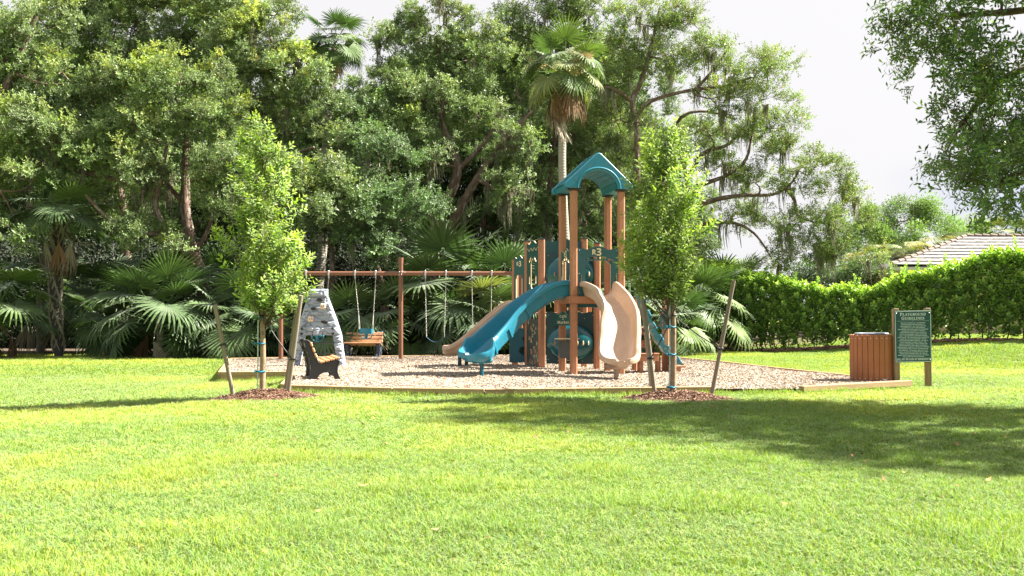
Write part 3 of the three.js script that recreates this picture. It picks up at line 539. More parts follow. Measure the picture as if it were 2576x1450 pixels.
// slides
function slideSections(pts, { hw = 0.3, rim = 0.3, tub = 0.16, n = 46, outer = 0, t0 = 0, t1 = 1, rimAt, hwAt }) {
  const curve = new THREE.CatmullRomCurve3(pts, false, 'centripetal'), S = [];
  for (let i = 0; i <= n; i++) {
    const t = lerp(t0, t1, i / n), p = curve.getPointAt(t), tan = curve.getTangentAt(t), side = V(0, 1, 0).cross(tan).normalize().negate(), up = side.clone().cross(tan).normalize();
    if (up.y < 0) up.negate();
    const e = Math.max(0, (t - (1 - tub)) / tub), R = rimAt ? rimAt(t) * rim : rim, w = (hwAt ? hwAt(t) : 1) * hw * Math.sqrt(Math.max(0.03, 1 - (e * 0.97) ** 2.2)), lift = (R - 0.03) * e ** 3.2;
    const half = [[w + 0.1, R - 0.09], [w + 0.105, R - 0.025], [w + 0.07, R + 0.018], [w + 0.02, R + 0.014], [w - 0.005, R - 0.045], [w - 0.02, Math.max(R * 0.5, lift)], [w * 0.82, Math.max(0.07, lift)], [w * 0.5, Math.max(0.015, lift)], [0, lift]];
    const low = [[0, -0.055 + lift * 0.35], [w * 0.6, -0.04 + lift * 0.35], [w * 0.95, 0.02 + lift * 0.3], [w + 0.02, R * 0.45], [w + 0.035, R - 0.1]];
    const outline = outer ? [...low.map(([a, b]) => [a + (a > 0.01 ? outer : 0), b - outer]), ...low.map((q) => [...q]).reverse()] : null;
    let L;
    if (!outer) L = [...half.map(([a, b]) => [-a, b]), ...half.slice(0, -1).reverse(), ...low.slice(1).reverse(), ...low.map(([a, b]) => [-a, b])];
    else L = [...low.slice(1).reverse().map(([a, b]) => [-a - outer, b - outer * 0.6]), [0, low[0][1] - outer], ...low.slice(1).map(([a, b]) => [a + outer, b - outer * 0.6]), ...low.slice(1).reverse().map(([a, b]) => [a, b + 0.004]), [0, low[0][1] + 0.004], ...low.slice(1).map(([a, b]) => [-a, b + 0.004])];
    S.push(L.map(([a, b]) => p.clone().addScaledVector(side, a).addScaledVector(up, b)));
  }
  return S;
}
function slide(name, pts, o, mat, label) {
  const s = mesh(name, loft(slideSections(pts, o), 0.7), mat, tower); if (label) s.userData.label = label;
  for (const t of o.ribs ?? []) mesh('slide_rib', loft(slideSections(pts, { ...o, outer: 0.028, t0: t - 0.009, t1: t + 0.009, n: 2 }), 0.5), mat, s);
  for (const t of o.seams ?? []) mesh('slide_seam', loft(slideSections(pts, { ...o, outer: 0.006, t0: t - 0.002, t1: t + 0.002, n: 2 }), 0.5), mat, s);
  return s;
}
const blue = slide('slide', [Q(0.06, 1.85, 0.5), Q(-0.28, 1.83, 0.5), Q(-0.62, 1.68, 0.47), Q(-1.0, 1.42, 0.40), Q(-1.42, 1.06, 0.26), Q(-1.78, 0.76, 0.06), Q(-2.04, 0.56, -0.13), Q(-2.24, 0.475, -0.32), Q(-2.42, 0.46, -0.53)], { hw: 0.31, rim: 0.35, tub: 0.13, rimAt: (t) => t < 0.78 ? 1 : lerp(1, 0.45, sm(0.78, 1, t)) + 0.16 * sm(0.76, 0.82, t) * (1 - sm(0.82, 0.9, t)), hwAt: (t) => 1 + 0.18 * sm(0.75, 0.95, t), ribs: [0.38, 0.6, 0.8], seams: [] }, M.teal, 'teal slide running down beside the barrier panel');
mesh('slide_leg', new THREE.CylinderGeometry(0.048, 0.048, 0.5, 12).translate(0, 0.25, 0), M.tealDark, blue, Q(-2.1, 0, -0.16));
mesh('slide_foot', bx(0.42, 0.16, 0.36, Q(-2.1, 0.47, -0.16), 0.9, 0.05), M.teal, blue);
const tan = slide('slide', [Q(0.55, 1.85, 0.04), Q(0.56, 1.82, -0.22), Q(0.66, 1.62, -0.5), Q(0.74, 1.28, -0.82), Q(0.70, 0.93, -1.14), Q(0.60, 0.60, -1.46), Q(0.5, 0.45, -1.76), Q(0.43, 0.40, -2.06)], { hw: 0.33, rim: 0.31, tub: 0.15, rimAt: (t) => (1 + 0.12 * Math.sin(t * 6.28)) * lerp(1, 0.42, sm(0.8, 1, t)), seams: [0.3, 0.62, 0.8] }, M.cream, 'tan slide curving down towards the lawn');
mesh('slide_leg', cbox(0.1, 0.36, 0.1, 0.02).translate(0, 0.17, 0), M.cream, tan, Q(0.46, 0, -1.66));
mesh('slide_foot', bx(0.4, 0.1, 0.34, Q(0.47, 0.37, -1.66), 0.2, 0.045), M.cream, tan);
const tan2 = slide('slide', [Q(-0.38, 1.52, 4.14), Q(-0.6, 1.5, 4.14), Q(-0.95, 1.24, 4.16), Q(-1.4, 0.86, 4.2), Q(-1.8, 0.54, 4.26), Q(-2.1, 0.43, 4.32), Q(-2.36, 0.42, 4.38)], { hw: 0.27, rim: 0.3, tub: 0.16, rimAt: (t) => 1 - 0.3 * sm(0.7, 1, t) }, M.cream, 'low tan slide partly hidden by the teal one');
mesh('slide_leg', new THREE.CylinderGeometry(0.05, 0.05, 0.4, 10).translate(0, 0.2, 0), M.panelDeep, tan2, Q(-1.95, 0, 4.15));
mesh('slide_leg', new THREE.CylinderGeometry(0.05, 0.05, 0.4, 10).translate(0, 0.2, 0), M.panelDeep, tan2, Q(-1.75, 0, 4.3));
// climbing ramp and steps on the far side of the tan slide
{
  const a = Q(1.5, 1.92, -0.05), b = Q(2.58, 0.24, 0.12), dir = b.clone().sub(a).normalize(), side = V(0.25, 0, -1).normalize(), up = side.clone().cross(dir).normalize(); if (up.y < 0) up.negate();
  const S = []; for (let i = 0; i <= 30; i++) { const t = i / 30, p = a.clone().lerp(b, t).addScaledVector(up, -0.16 * Math.sin(t * Math.PI) ** 0.8 - 0.0), w = 0.62; S.push([[0, -0.03], [0, 0.09], [0.05, 0.09], [0.07, 0.03], [w - 0.07, 0.03], [w - 0.05, 0.09], [w, 0.09], [w, -0.03]].map(([x, y]) => p.clone().addScaledVector(side, x).addScaledVector(up, y + 0.012 * Math.sin(t * 40)))); }
  const rp = mesh('climbing_ramp', loft(S, 0.6), std([1, 1, 1], 0.45, { map: tex(256, 256, (u, v) => { const k = sm(0.5, 0.62, fbm(u * 26, v * 18, 44, 0)); return [lerp(0.012, 0.15, k), lerp(0.15, 0.22, k), lerp(0.21, 0.18, k)]; }, 1, 1) }), tower);
  for (let i = 0; i < 6; i++) { const p = a.clone().lerp(b, (i + 0.6) / 6.2).addScaledVector(up, 0.11 - 0.16 * Math.sin((i + 0.6) / 6.2 * Math.PI) ** 0.8); mesh('ramp_grip', beam(p.clone().addScaledVector(dir, -0.09).addScaledVector(side, 0.03), p.clone().addScaledVector(dir, 0.09).addScaledVector(side, 0.03), 0.06, 0.05, 0.02), M.teal, rp); }
  mesh('ramp_leg', bx(0.11, 0.32, 0.11, Q(2.5, 0.14, 0.12), 0, 0.01), M.lumber, rp);
  mesh('ramp_foot', bx(0.3, 0.05, 0.5, Q(2.52, 0.26, 0.3), 0, 0.01), M.lumber, rp);
}
for (const [x, y, q, w] of [[1.58, 0.5, 0.14, 0.85], [1.62, 0.78, 0.5, 0.7], [1.6, 1.08, 0.85, 0.62]]) { mesh('step', bx(w, 0.03, 0.34, Q(x, y + 0.06, q), 0, 0.006), M.lumber, tower); mesh('step_riser', bx(w - 0.03, 0.15, 0.03, Q(x, y - 0.03, q - 0.13), 0, 0.006), M.lumber, tower); }
{ const s = panelShape(0.26, 0.42, { flat: true, slots: [[0.06, 0.11, 0.16, 0.05, Math.PI / 2], [0.06, 0.31, 0.16, 0.05, Math.PI / 2]] }); const m = new THREE.Mesh(extrude(s, 0.022, 0), [M.panel, M.panel]); m.name = 'grip_panel'; m.castShadow = m.receiveShadow = true; m.position.copy(Q(2.18, 1.12, 0.44)); tower.add(m); }

// ---------------------------------------------------------------- swing frame and swings
const BZ = -28.9, BY = 2.72, bxAt = (px) => (px - 1288) / F * 28.9;
const frame = thing('swing_frame', 'long brown steel swing frame standing behind the rock climbing arch', 'swing frame', V(bxAt(1008), 0, BZ));
mesh('top_beam', tube([V(bxAt(704) - bxAt(1008), BY, 0), V(bxAt(1312) - bxAt(1008), BY, 0)], 0.064, 14, 1), M.swingPaint, frame);
for (const px of [706, 1008, 1310]) {
  const p = mesh('post', tube([V(0, -0.1, 0), V(0, 3.05, 0)], (t) => 0.068, 14, 1), M.swingPaint, frame, V(bxAt(px) - bxAt(1008), 0, 0));
  mesh('post_cap', tube([V(0, 3.0, 0), V(0, 3.1, 0), V(0, 3.2, 0)], (t) => 0.072 + 0.012 * t, 14, 3), M.swingPaint, p);
  mesh('clamp', [bx(0.16, 0.16, 0.16, V(0, BY, 0), 0, 0.03), bx(0.36, 0.14, 0.135, V(0, BY, 0), 0, 0.05)], M.swingPaint, p);
  mesh('clamp_plate', [-1, 1].flatMap((s) => [-1, 1].map((k) => bx(0.03, 0.03, 0.03, V(s * 0.035, BY + k * 0.035, 0.085)))), M.metal, p);
}
for (const px of [770, 827, 893, 945, 1070, 1122, 1187, 1237]) mesh('hanger', [bx(0.05, 0.16, 0.145, V(bxAt(px) - bxAt(1008), BY + 0.01, 0), 0, 0.01), bx(0.035, 0.09, 0.05, V(bxAt(px) - bxAt(1008), BY - 0.11, 0), 0, 0.01)], M.metal, frame);
function chainGeo(a, b) {
  const L = a.distanceTo(b), n = Math.round(L / 0.042), list = [], link = new THREE.TorusGeometry(0.017, 0.0055, 4, 8), dirq = new THREE.Quaternion().setFromUnitVectors(V(0, 1, 0), b.clone().sub(a).normalize());
  link.scale(0.72, 1.6, 1);
  for (let i = 0; i < n; i++) { const g = link.clone(); g.rotateY(i % 2 ? Math.PI / 2 : 0.2); g.applyQuaternion(dirq); g.translate(...a.clone().lerp(b, (i + 0.5) / n)); list.push(g); }
  return list;
}
function swing(px0, px1, seatPx, seatY, bucket, label, back = 0) {
  const x0 = bxAt(px0), x1 = bxAt(px1), cx = bxAt(seatPx), y = EYE - (seatY - 800) / F * 28.9, hw = bucket ? 0.2 : 0.27, z = BZ + back;
  const s = thing(bucket ? 'bucket_swing' : 'belt_swing', label, 'swing', V(cx, y, z), 0, 'swings hanging from the brown frame');
  const ends = [[x0, cx - hw], [x1, cx + hw]];
  for (const [xa, xb] of ends) {
    const A = V(xa - cx, BY - 0.15 - y, -back), B = V(xb - cx, bucket ? 0.2 : 0.06, 0), mid = A.clone().lerp(B, bucket ? 0.8 : 1);
    mesh('chain', chainGeo(A, mid), M.chain, s);
    if (bucket) for (const q of [-0.1, 0.1]) mesh('strap', tube([mid, V(xb - cx, 0.04, q)], 0.012, 5, 1), M.chain, s);
  }
  if (bucket) {
    const ring = []; for (let i = 0; i <= 20; i++) { const a = i / 20 * 6.2832; ring.push([Math.cos(a) * 0.2, Math.sin(a) * 0.13]); }
    const S = [...ring.slice(0, 20)].map(([x, q]) => [V(x, 0.06, q), V(x * 1.06, 0.06, q * 1.06), V(x * 1.04, -0.1, q * 1.04), V(x * 0.98, -0.1, q * 0.98)]); S.push(S[0]);
    mesh('seat_ring', loft(S, 0.7, false), M.teal, s);
    mesh('leg_strap', [tube([V(0, -0.08, 0.13), V(0, -0.2, 0.09), V(0, -0.24, 0), V(0, -0.2, -0.09), V(0, -0.08, -0.13)], 0.03, 6), tube([V(-0.19, -0.08, 0), V(-0.15, -0.2, 0), V(0, -0.26, 0), V(0.15, -0.2, 0), V(0.19, -0.08, 0)], 0.014, 6)], M.teal, s);
  } else {
    const S = []; for (let i = 0; i <= 14; i++) { const t = i / 14 * 2 - 1, x = t * hw, yy = 0.06 - 0.16 * (1 - t * t); S.push([V(x, yy, -0.07), V(x, yy + 0.012, -0.07), V(x, yy + 0.012, 0.07), V(x, yy, 0.07)]); }
    mesh('seat', loft(S, 0.7), std([0.03, 0.09, 0.15], 0.45), s);
  }
}
swing(770, 827, 799, 838, true, 'teal bucket swing glimpsed through the climbing arch opening', 0.05);
swing(893, 945, 921, 832, true, 'teal bucket swing hanging in front of the slatted park bench');
swing(1070, 1122, 1096, 853, false, 'dark belt swing hanging clear beside the middle post of the frame', 0.1);
swing(1187, 1237, 1212, 853, false, 'belt swing half hidden behind the teal and tan slides');

// ---------------------------------------------------------------- rock climbing arch
{
  const D = 24.7, P0 = at(801, 918, D); P0.y = 0;
  const rk = thing('climbing_rock', 'grey moulded rock climbing arch with rope net between its legs', 'climbing wall', V(P0.x, 0, P0.z));
  const r = mulberry(8), cells = []; for (let i = 0; i < 120; i++) cells.push([r() * 1.7 - 0.85, r() * 2.3 - 0.1, r(), (r() - 0.5) * 0.5, (r() - 0.65) * 0.6]);
  const relief = (x, y) => {
    const wx = x + 0.05 * (noise2(x * 6, y * 6, 2) - 0.5), wy = y + 0.05 * (noise2(x * 6, y * 6, 7) - 0.5); let b = 9, b2 = 9, c = null;
    for (const q of cells) { const dx = (wx - q[0]) * 0.62, dy = (wy - q[1]) * 1.35, dd = dx * dx + dy * dy; if (dd < b) { b2 = b; b = dd; c = q; } else if (dd < b2) b2 = dd; }
    const e = Math.sqrt(b2) - Math.sqrt(b);
    return 0.075 * c[2] + c[3] * (wx - c[0]) * 0.28 + c[4] * (wy - c[1]) * 0.4 - 0.035 * (1 - sm(0, 0.05, e)) + 0.02 * (fbm(x * 14, y * 14, 3) - 0.5);
  };
  const block = (name, yA, yB, Lf, Rf, nx, ny, proud = 0) => {
    const P = [], I = [], zb = -0.16, w = nx + 1;
    for (const side of [0, 1]) for (let j = 0; j <= ny; j++) for (let i = 0; i <= nx; i++) {
      const t = j / ny, py = lerp(yA, yB, t), px = lerp(Lf(py), Rf(py), i / nx), q = at(px, py, D), x = q.x - P0.x, y = q.y, lean = -0.12 * y, edge = Math.min(1, Math.min(i, nx - i, j + 0.4, ny - j + 0.4) / 2.2);
      P.push(x, y, side ? zb + lean * 0.3 - 0.12 * (1 - y / 2) : lean * 0.4 + proud + relief(x, y) * (0.35 + 0.65 * edge) - 0.03 * (1 - edge));
    }
    const o = w * (ny + 1);
    for (let j = 0; j < ny; j++) for (let i = 0; i < nx; i++) { const a = j * w + i; I.push(a, a + 1, a + w, a + 1, a + w + 1, a + w); I.push(o + a, o + a + w, o + a + 1, o + a + 1, o + a + w, o + a + w + 1); }
    for (let i = 0; i < nx; i++) for (const j of [0, ny]) { const a = j * w + i, b = a + 1; j ? I.push(a, b, o + a, b, o + b, o + a) : I.push(a, o + a, b, b, o + a, o + b); }
    for (let j = 0; j < ny; j++) for (const i of [0, nx]) { const a = j * w + i, b = a + w; i ? I.push(a, o + a, b, b, o + a, o + b) : I.push(a, b, o + a, b, o + b, o + a); }
    const g = new THREE.BufferGeometry(); g.setAttribute('position', new THREE.BufferAttribute(new Float32Array(P), 3)); g.setIndex(I);
    return mesh(name, boxUV(toCreasedNormals(g, 0.5)), M.rock, rk);
  };
  const ln = (...k) => (y) => { for (let i = 0; i < k.length - 1; i++) if (y >= k[i + 1][0] || i === k.length - 2) return lerp(k[i][1], k[i + 1][1], (y - k[i][0]) / (k[i + 1][0] - k[i][0])); };
  const L = ln([922, 737], [843, 747], [805, 753], [747, 771], [726, 774]), R = ln([922, 866], [880, 860], [843, 856], [805, 844], [747, 822], [726, 820]);
  block('rock_face', 844, 747, L, R, 44, 40);
  block('rock_cap', 746.5, 727, (y) => 773 + (727 - y) * 0.0, (y) => 821, 20, 8, 0.05);
  for (const [a, b] of [[922, 883.5], [882.5, 863], [862, 844.5]]) {
    block('leg_block', a, b, L, (y) => L(y) + 14.5 + (922 - y) * 0.02, 9, 12);
    block('leg_block', a, b, (y) => R(y) - 17 - (922 - y) * 0.04, R, 9, 12);
  }
  const zf = (y) => -0.12 * y * 0.4 + 0.09, on = (px, py, dz = 0) => { const q = at(px, py, D); return V(q.x - P0.x, q.y, zf(q.y) + dz); };
  for (const [px, py] of [[812, 771], [782, 803]]) {
    const p = on(px, py), h = mesh('climbing_hold', [0, 1, 2, 3].map((k) => { const s = new THREE.SphereGeometry(0.05, 8, 6); s.scale(1, 1, 0.7); s.translate(Math.cos(k * 1.57 + 0.7) * 0.045, Math.sin(k * 1.57 + 0.7) * 0.035, 0); return s; }), M.hold, rk, p);
    mesh('hold_hole', [[-0.03, 0], [0.035, 0.01]].map(([x, y]) => new THREE.SphereGeometry(0.013, 6, 4).translate(x, y, 0.042)), M.under, h);
  }
  for (const [px, py, s] of [[804, 755, 1], [788, 777, 0.9], [816, 810, 1.1]]) { const g = new THREE.SphereGeometry(0.075 * s, 14, 8); g.scale(1.15, 0.62, 0.32); mesh('grip_recess', g, std([0.035, 0.03, 0.03], 0.9), rk, on(px, py, -0.02)); }
  for (const [px, py] of [[760, 828], [759, 840], [837, 827], [838, 840]]) mesh('bolt_cover', new THREE.CylinderGeometry(0.034, 0.034, 0.03, 12).rotateX(Math.PI / 2), M.black, rk, on(px, py, 0.0));
  const net = mesh('rope_net', [[[785.5, 829], [786.5, 891]], [[811, 829], [814, 891]], [[757, 863], [842, 863]], [[754, 891], [846, 891]]].map(([a, b]) => tube([on(...a, 0.0), on(...b, -0.1)], 0.012, 6, 1)), M.rope, rk);
  for (const [x, y] of [[785.8, 863], [812.5, 863], [786.5, 891], [814, 891]]) mesh('net_knot', new THREE.SphereGeometry(0.03, 8, 6), M.rope, net, on(x, y, -0.05));
  for (const [x, y] of [[785.5, 829], [811, 829]]) mesh('net_ring', new THREE.TorusGeometry(0.03, 0.008, 5, 12), M.metal, net, on(x, y, 0.03));
}
// ---------------------------------------------------------------- benches
function makeBench(label, pos, turn, legMat) {
  const b = thing('park_bench', label, 'bench', pos, turn);
  const o = [[0, 0], [0.14, 0], [0.155, 0.03], [0.2, 0.1], [0.25, 0.14], [0.3, 0.157], [0.4, 0.157], [0.46, 0.13], [0.5, 0.07], [0.52, 0], [0.63, 0], [0.615, 0.04], [0.57, 0.14], [0.562, 0.22], [0.58, 0.31], [0.61, 0.37], [0.6, 0.405], [0.56, 0.41], [0.32, 0.345], [0.25, 0.335], [0.2, 0.355], [0.17, 0.4], [0.12, 0.54], [0.03, 0.76], [0.0, 0.8], [-0.06, 0.82], [-0.105, 0.80], [-0.1, 0.74], [-0.04, 0.58], [0.01, 0.4], [0.025, 0.22], [0.015, 0.08]];
  const sh = new THREE.Shape(o.map((p) => new THREE.Vector2(...p)));
  for (const z of [-0.5, 0.5]) {
    const fr = mesh('end_frame', extrude(sh, 0.07, 0.012).translate(0, 0, z - 0.035), legMat, b);
    const rimPts = o.slice(9, 31).map(([x, y]) => V(x, y, 0)); mesh('frame_rim', [-0.055, 0.055].map((q) => tube(rimPts.map((p) => V(p.x, p.y, z + q)), 0.014, 5, 50)), legMat, fr);
  }
  const slat = cbox(0.045, 0.1, 1.2, 0.014), seat = cbox(0.095, 0.045, 1.2, 0.014);
  for (const [x, y] of [[0.045, 0.735], [0.09, 0.62], [0.135, 0.505]]) { const s = mesh('back_slat', slat, M.benchSlat, b, V(x, y, 0), [0, 0, 0.38]); mesh('slat_bolt', [-0.5, 0.5].flatMap((z) => [-0.02, 0.02].map((k) => new THREE.SphereGeometry(0.009, 6, 4).translate(0.024, k, z))), M.metal, s).userData.kind = 'stuff'; }
  for (let i = 0; i < 4; i++) mesh('seat_slat', seat, M.benchSlat, b, V(0.265 + i * 0.1, 0.375 + i * 0.0255, 0), [0, 0, 0.25]);
  return b;
}
{ const p = at(800, 953, 19.9); makeBench('slatted bench seen from its dark cast end beside the young tree', V(-4.25, SURF - 0.02, -19.75), 16.5 * Math.PI / 180, M.cast); }
{ const p = at(918, 893, 31.0); makeBench('slatted bench facing the lawn at the edge of the woods', V(p.x, SURF - 0.01, -31.0), -Math.PI / 2, M.navyLeg); }
// ---------------------------------------------------------------- litter bin
{
  const d = 19.15, c = at(2194, 955, d), R = 0.4, b = thing('litter_bin', 'round litter bin of upright red brown slats behind the grey timber beam', 'bin', V(c.x, SURF - 0.03, c.z));
  b.rotation.z = 0.012;
  const H = 0.93, n = 24, slat = cbox(0.1, H, 0.03, 0.006);
  for (let i = 0; i < n; i++) { const a = (i + 0.5) / n * 6.2832, s = mesh('slat', slat, M.binSlat, b, V(Math.sin(a) * R, H / 2 + 0.015, Math.cos(a) * R), [0, a, 0]); if (Math.cos(a) > -0.2) mesh('slat_screw', [0.065, H - 0.07].map((y) => new THREE.SphereGeometry(0.011, 6, 4).scale(1, 1, 0.6).translate(0, y - H / 2, 0.016)), M.metal, s).userData.kind = 'stuff'; }
  mesh('liner', new THREE.CylinderGeometry(R - 0.03, R - 0.03, H - 0.02, 32, 1, true).translate(0, H / 2 + 0.02, 0), std([0.02, 0.02, 0.02], 0.7, { side: THREE.DoubleSide }), b);
  mesh('liner_rim', new THREE.TorusGeometry(R - 0.09, 0.022, 8, 40).rotateX(Math.PI / 2).translate(0, H + 0.028, 0), std([0.20, 0.22, 0.26], 0.45), b);
  mesh('lid', new THREE.CylinderGeometry(R - 0.13, R - 0.07, 0.035, 32).translate(0, H + 0.02, 0), std([0.16, 0.17, 0.19], 0.5), b);
  mesh('maker_badge', new THREE.SphereGeometry(0.045, 12, 6).scale(1, 0.55, 0.25).translate(0.1, 0.05, R + 0.01), M.metal, b);
}
// ---------------------------------------------------------------- rules sign
{
  const d = 18.8, c = at(2299, 975, d), sg = thing('rules_sign', 'dark green playground guidelines sign on two timber posts', 'sign', V(c.x, 0, c.z), 0.04);
  sg.position.y = terrain(c.x, c.z); sg.rotation.z = 0.018;
  const W = 0.735, H = 1.02, y0 = EYE - (912 - 800) / F * d - sg.position.y;
  const px = F / d, post = (x, label) => mesh('post', cbox(0.108, 1.72, 0.1, 0.008).translate(0, 0.71, 0), M.post4, sg, V(x, 0, -0.062));
  post(-0.315); post(0.325);
  const cv = document.createElement('canvas'); cv.width = 740; cv.height = 1024; const x = cv.getContext('2d');
  x.fillStyle = '#074348'; x.fillRect(0, 0, 740, 1024); x.strokeStyle = '#cfdade'; x.lineWidth = 10; x.strokeRect(9, 9, 722, 1006);
  x.fillStyle = '#c9d4d6'; x.textAlign = 'center'; x.textBaseline = 'alphabetic';
  const caps = (t, y, big, small) => { x.textAlign = 'left'; const f = (s) => `bold ${s}px serif`; x.font = f(big); const w1 = x.measureText(t[0]).width; x.font = f(small); const w2 = x.measureText(t.slice(1)).width, X = 370 - (w1 + w2) / 2; x.font = f(big); x.fillText(t[0], X, y); x.font = f(small); x.fillText(t.slice(1), X + w1, y); x.textAlign = 'center'; };
  caps('PLAYGROUND', 98, 88, 72); caps('GUIDELINES', 178, 88, 72);
  x.fillRect(40, 200, 660, 3); x.beginPath(); x.arc(370, 201, 7, 0, 7); x.fill();
  const T = ['FOR SAFETY REASONS, ALL CHILDREN MUST', 'BE ACCOMPANIED AND SUPERVISED BY A', 'RESPONSIBLE ADULT • ALL THOSE USING THE', 'PLAYGROUND DO SO AT THEIR OWN RISK', 'MANAGEMENT AND THE HOA ARE NOT RESPONSIBLE', 'FOR INJURIES OR ACCIDENTS • HOURS OF', 'OPERATION ARE 8:00 AM TO DUSK • PLEASE DO', 'NOT USE THE EQUIPMENT WHEN PLAYGROUND', 'IS WET • THE EQUIPMENT IS DESIGNED FOR AGES', '12 AND UNDER • ONLY RESIDENTS AND ACCOMPANIED', 'GUESTS MAY USE THE PLAYGROUND • USE THE', 'PLAYGROUND EQUIPMENT PROPERLY - FAILURE TO', 'DO SO CAN RESULT IN SERIOUS INJURY. • FOR', 'EXAMPLE, USE HANDRAILS WHEN CLIMBING AND', 'WHEN STANDING ON AREAS ABOVE THE GROUND.', 'ROUGHHOUSING, SHOUTING, FIGHTING OR THROWING', 'INAPPROPRIATE OBJECTS ON THE PLAYGROUND ARE', 'NOT PERMITTED. • NO ANIMALS, BIKES, TRICYCLES,', 'SKATES, SCOOTERS OR SKATEBOARDS ARE ALLOWED', 'WITHIN THE PLAYGROUND AREA • NO FOOD OR', 'DRINKS OTHER THAN WATER IN PLASTIC CONTAINERS', 'ARE ALLOWED ON THE PLAYGROUND.'];
  x.font = 'bold 24.5px sans-serif'; T.forEach((t, i) => x.fillText(t, 370, 250 + i * 32.2, 680));
  x.font = 'bold 56px sans-serif'; x.fillText('CALL 911 IN CASE OF EMERGENCY.', 370, 985, 690);
  const ct = new THREE.CanvasTexture(cv); ct.colorSpace = THREE.SRGBColorSpace;
  const bd = mesh('board', cbox(W, H, 0.02, 0.004), std([0.012, 0.07, 0.06], 0.35), sg, V(0.005, y0 + H / 2, 0));
  mesh('printed_face', new THREE.PlaneGeometry(W - 0.008, H - 0.008), std([1, 1, 1], 0.35, { map: ct }), bd, V(0, 0, 0.0125));
  mesh('board_screw', [[-0.33, 0.46], [0.33, 0.46], [-0.33, -0.46], [0.33, -0.46]].map(([a, b]) => new THREE.SphereGeometry(0.011, 6, 4).translate(a, b, 0.013)), M.metal, bd).userData.kind = 'stuff';
}

// ---------------------------------------------------------------- leaves
// a spray: many small leaves round a few twigs, built once and placed many times
function spray(seed, n, R, len, wid, { flat = 0.7, upBias = 0.3, twigs = 4, cols, shape = 'diamond' }) {
  const r = mulberry(seed), P = [], C = [];
  const tri = (a, b, c, col) => { P.push(...a, ...b, ...c); for (let i = 0; i < 3; i++) C.push(...col); };
  for (let k = 0; k < twigs; k++) {
    const a = r() * 6.283, b = (r() - 0.3) * 1.2, e = V(Math.cos(a) * Math.cos(b), Math.sin(b) * flat, Math.sin(a) * Math.cos(b)).multiplyScalar(R * 0.95), s = V(-Math.sin(a), 0, Math.cos(a)).multiplyScalar(0.006), u = V(0, 0.007, 0);
    tri(s, s.clone().negate(), e, [0.16, 0.12, 0.09]); tri(u, u.clone().negate(), e, [0.16, 0.12, 0.09]);
  }
  for (let i = 0; i < n; i++) {
    const q = R * Math.cbrt(r()), a = r() * 6.283, cz = r() * 2 - 1, sz = Math.sqrt(1 - cz * cz), p = V(Math.cos(a) * sz * q, cz * q * flat, Math.sin(a) * sz * q);
    const out = p.clone().normalize().multiplyScalar(0.7).add(V((r() - 0.5) * 1.6, upBias + (r() - 0.5) * 1.4, (r() - 0.5) * 1.6)).normalize();
    const nrm = V((r() - 0.5) * 1.8, 0.25 + 0.9 * r(), (r() - 0.5) * 1.8).normalize(), s = nrm.clone().cross(out).normalize(), L = len * (0.65 + 0.7 * r()), w = wid * (0.7 + 0.6 * r()) / 2;
    const c = cols[Math.floor(r() * cols.length)], f = 0.75 + 0.5 * r(), col = c.map((v) => v * f), nn = s.clone().cross(out).normalize();
    const tip = p.clone().addScaledVector(out, L), mid = (k) => p.clone().addScaledVector(out, L * 0.52).addScaledVector(s, k * w).addScaledVector(nn, -w * 0.4);
    if (shape === 'diamond') { tri(p, mid(1), tip, col); tri(p, tip, mid(-1), col); }
    else { // obovate, six triangles
      const o = (t, k) => p.clone().addScaledVector(out, L * t).addScaledVector(s, k * w).addScaledVector(nn, -w * 0.35 * Math.abs(k)), m = (t) => p.clone().addScaledVector(out, L * t);
      for (const k of [1, -1]) { tri(p, o(0.62, k), m(0.66), col); tri(o(0.62, k), o(0.93, k * 0.62), m(0.66), col); tri(m(0.66), o(0.93, k * 0.62), m(1.0), col); }
    }
  }
  return fromTris(P, null, C);
}
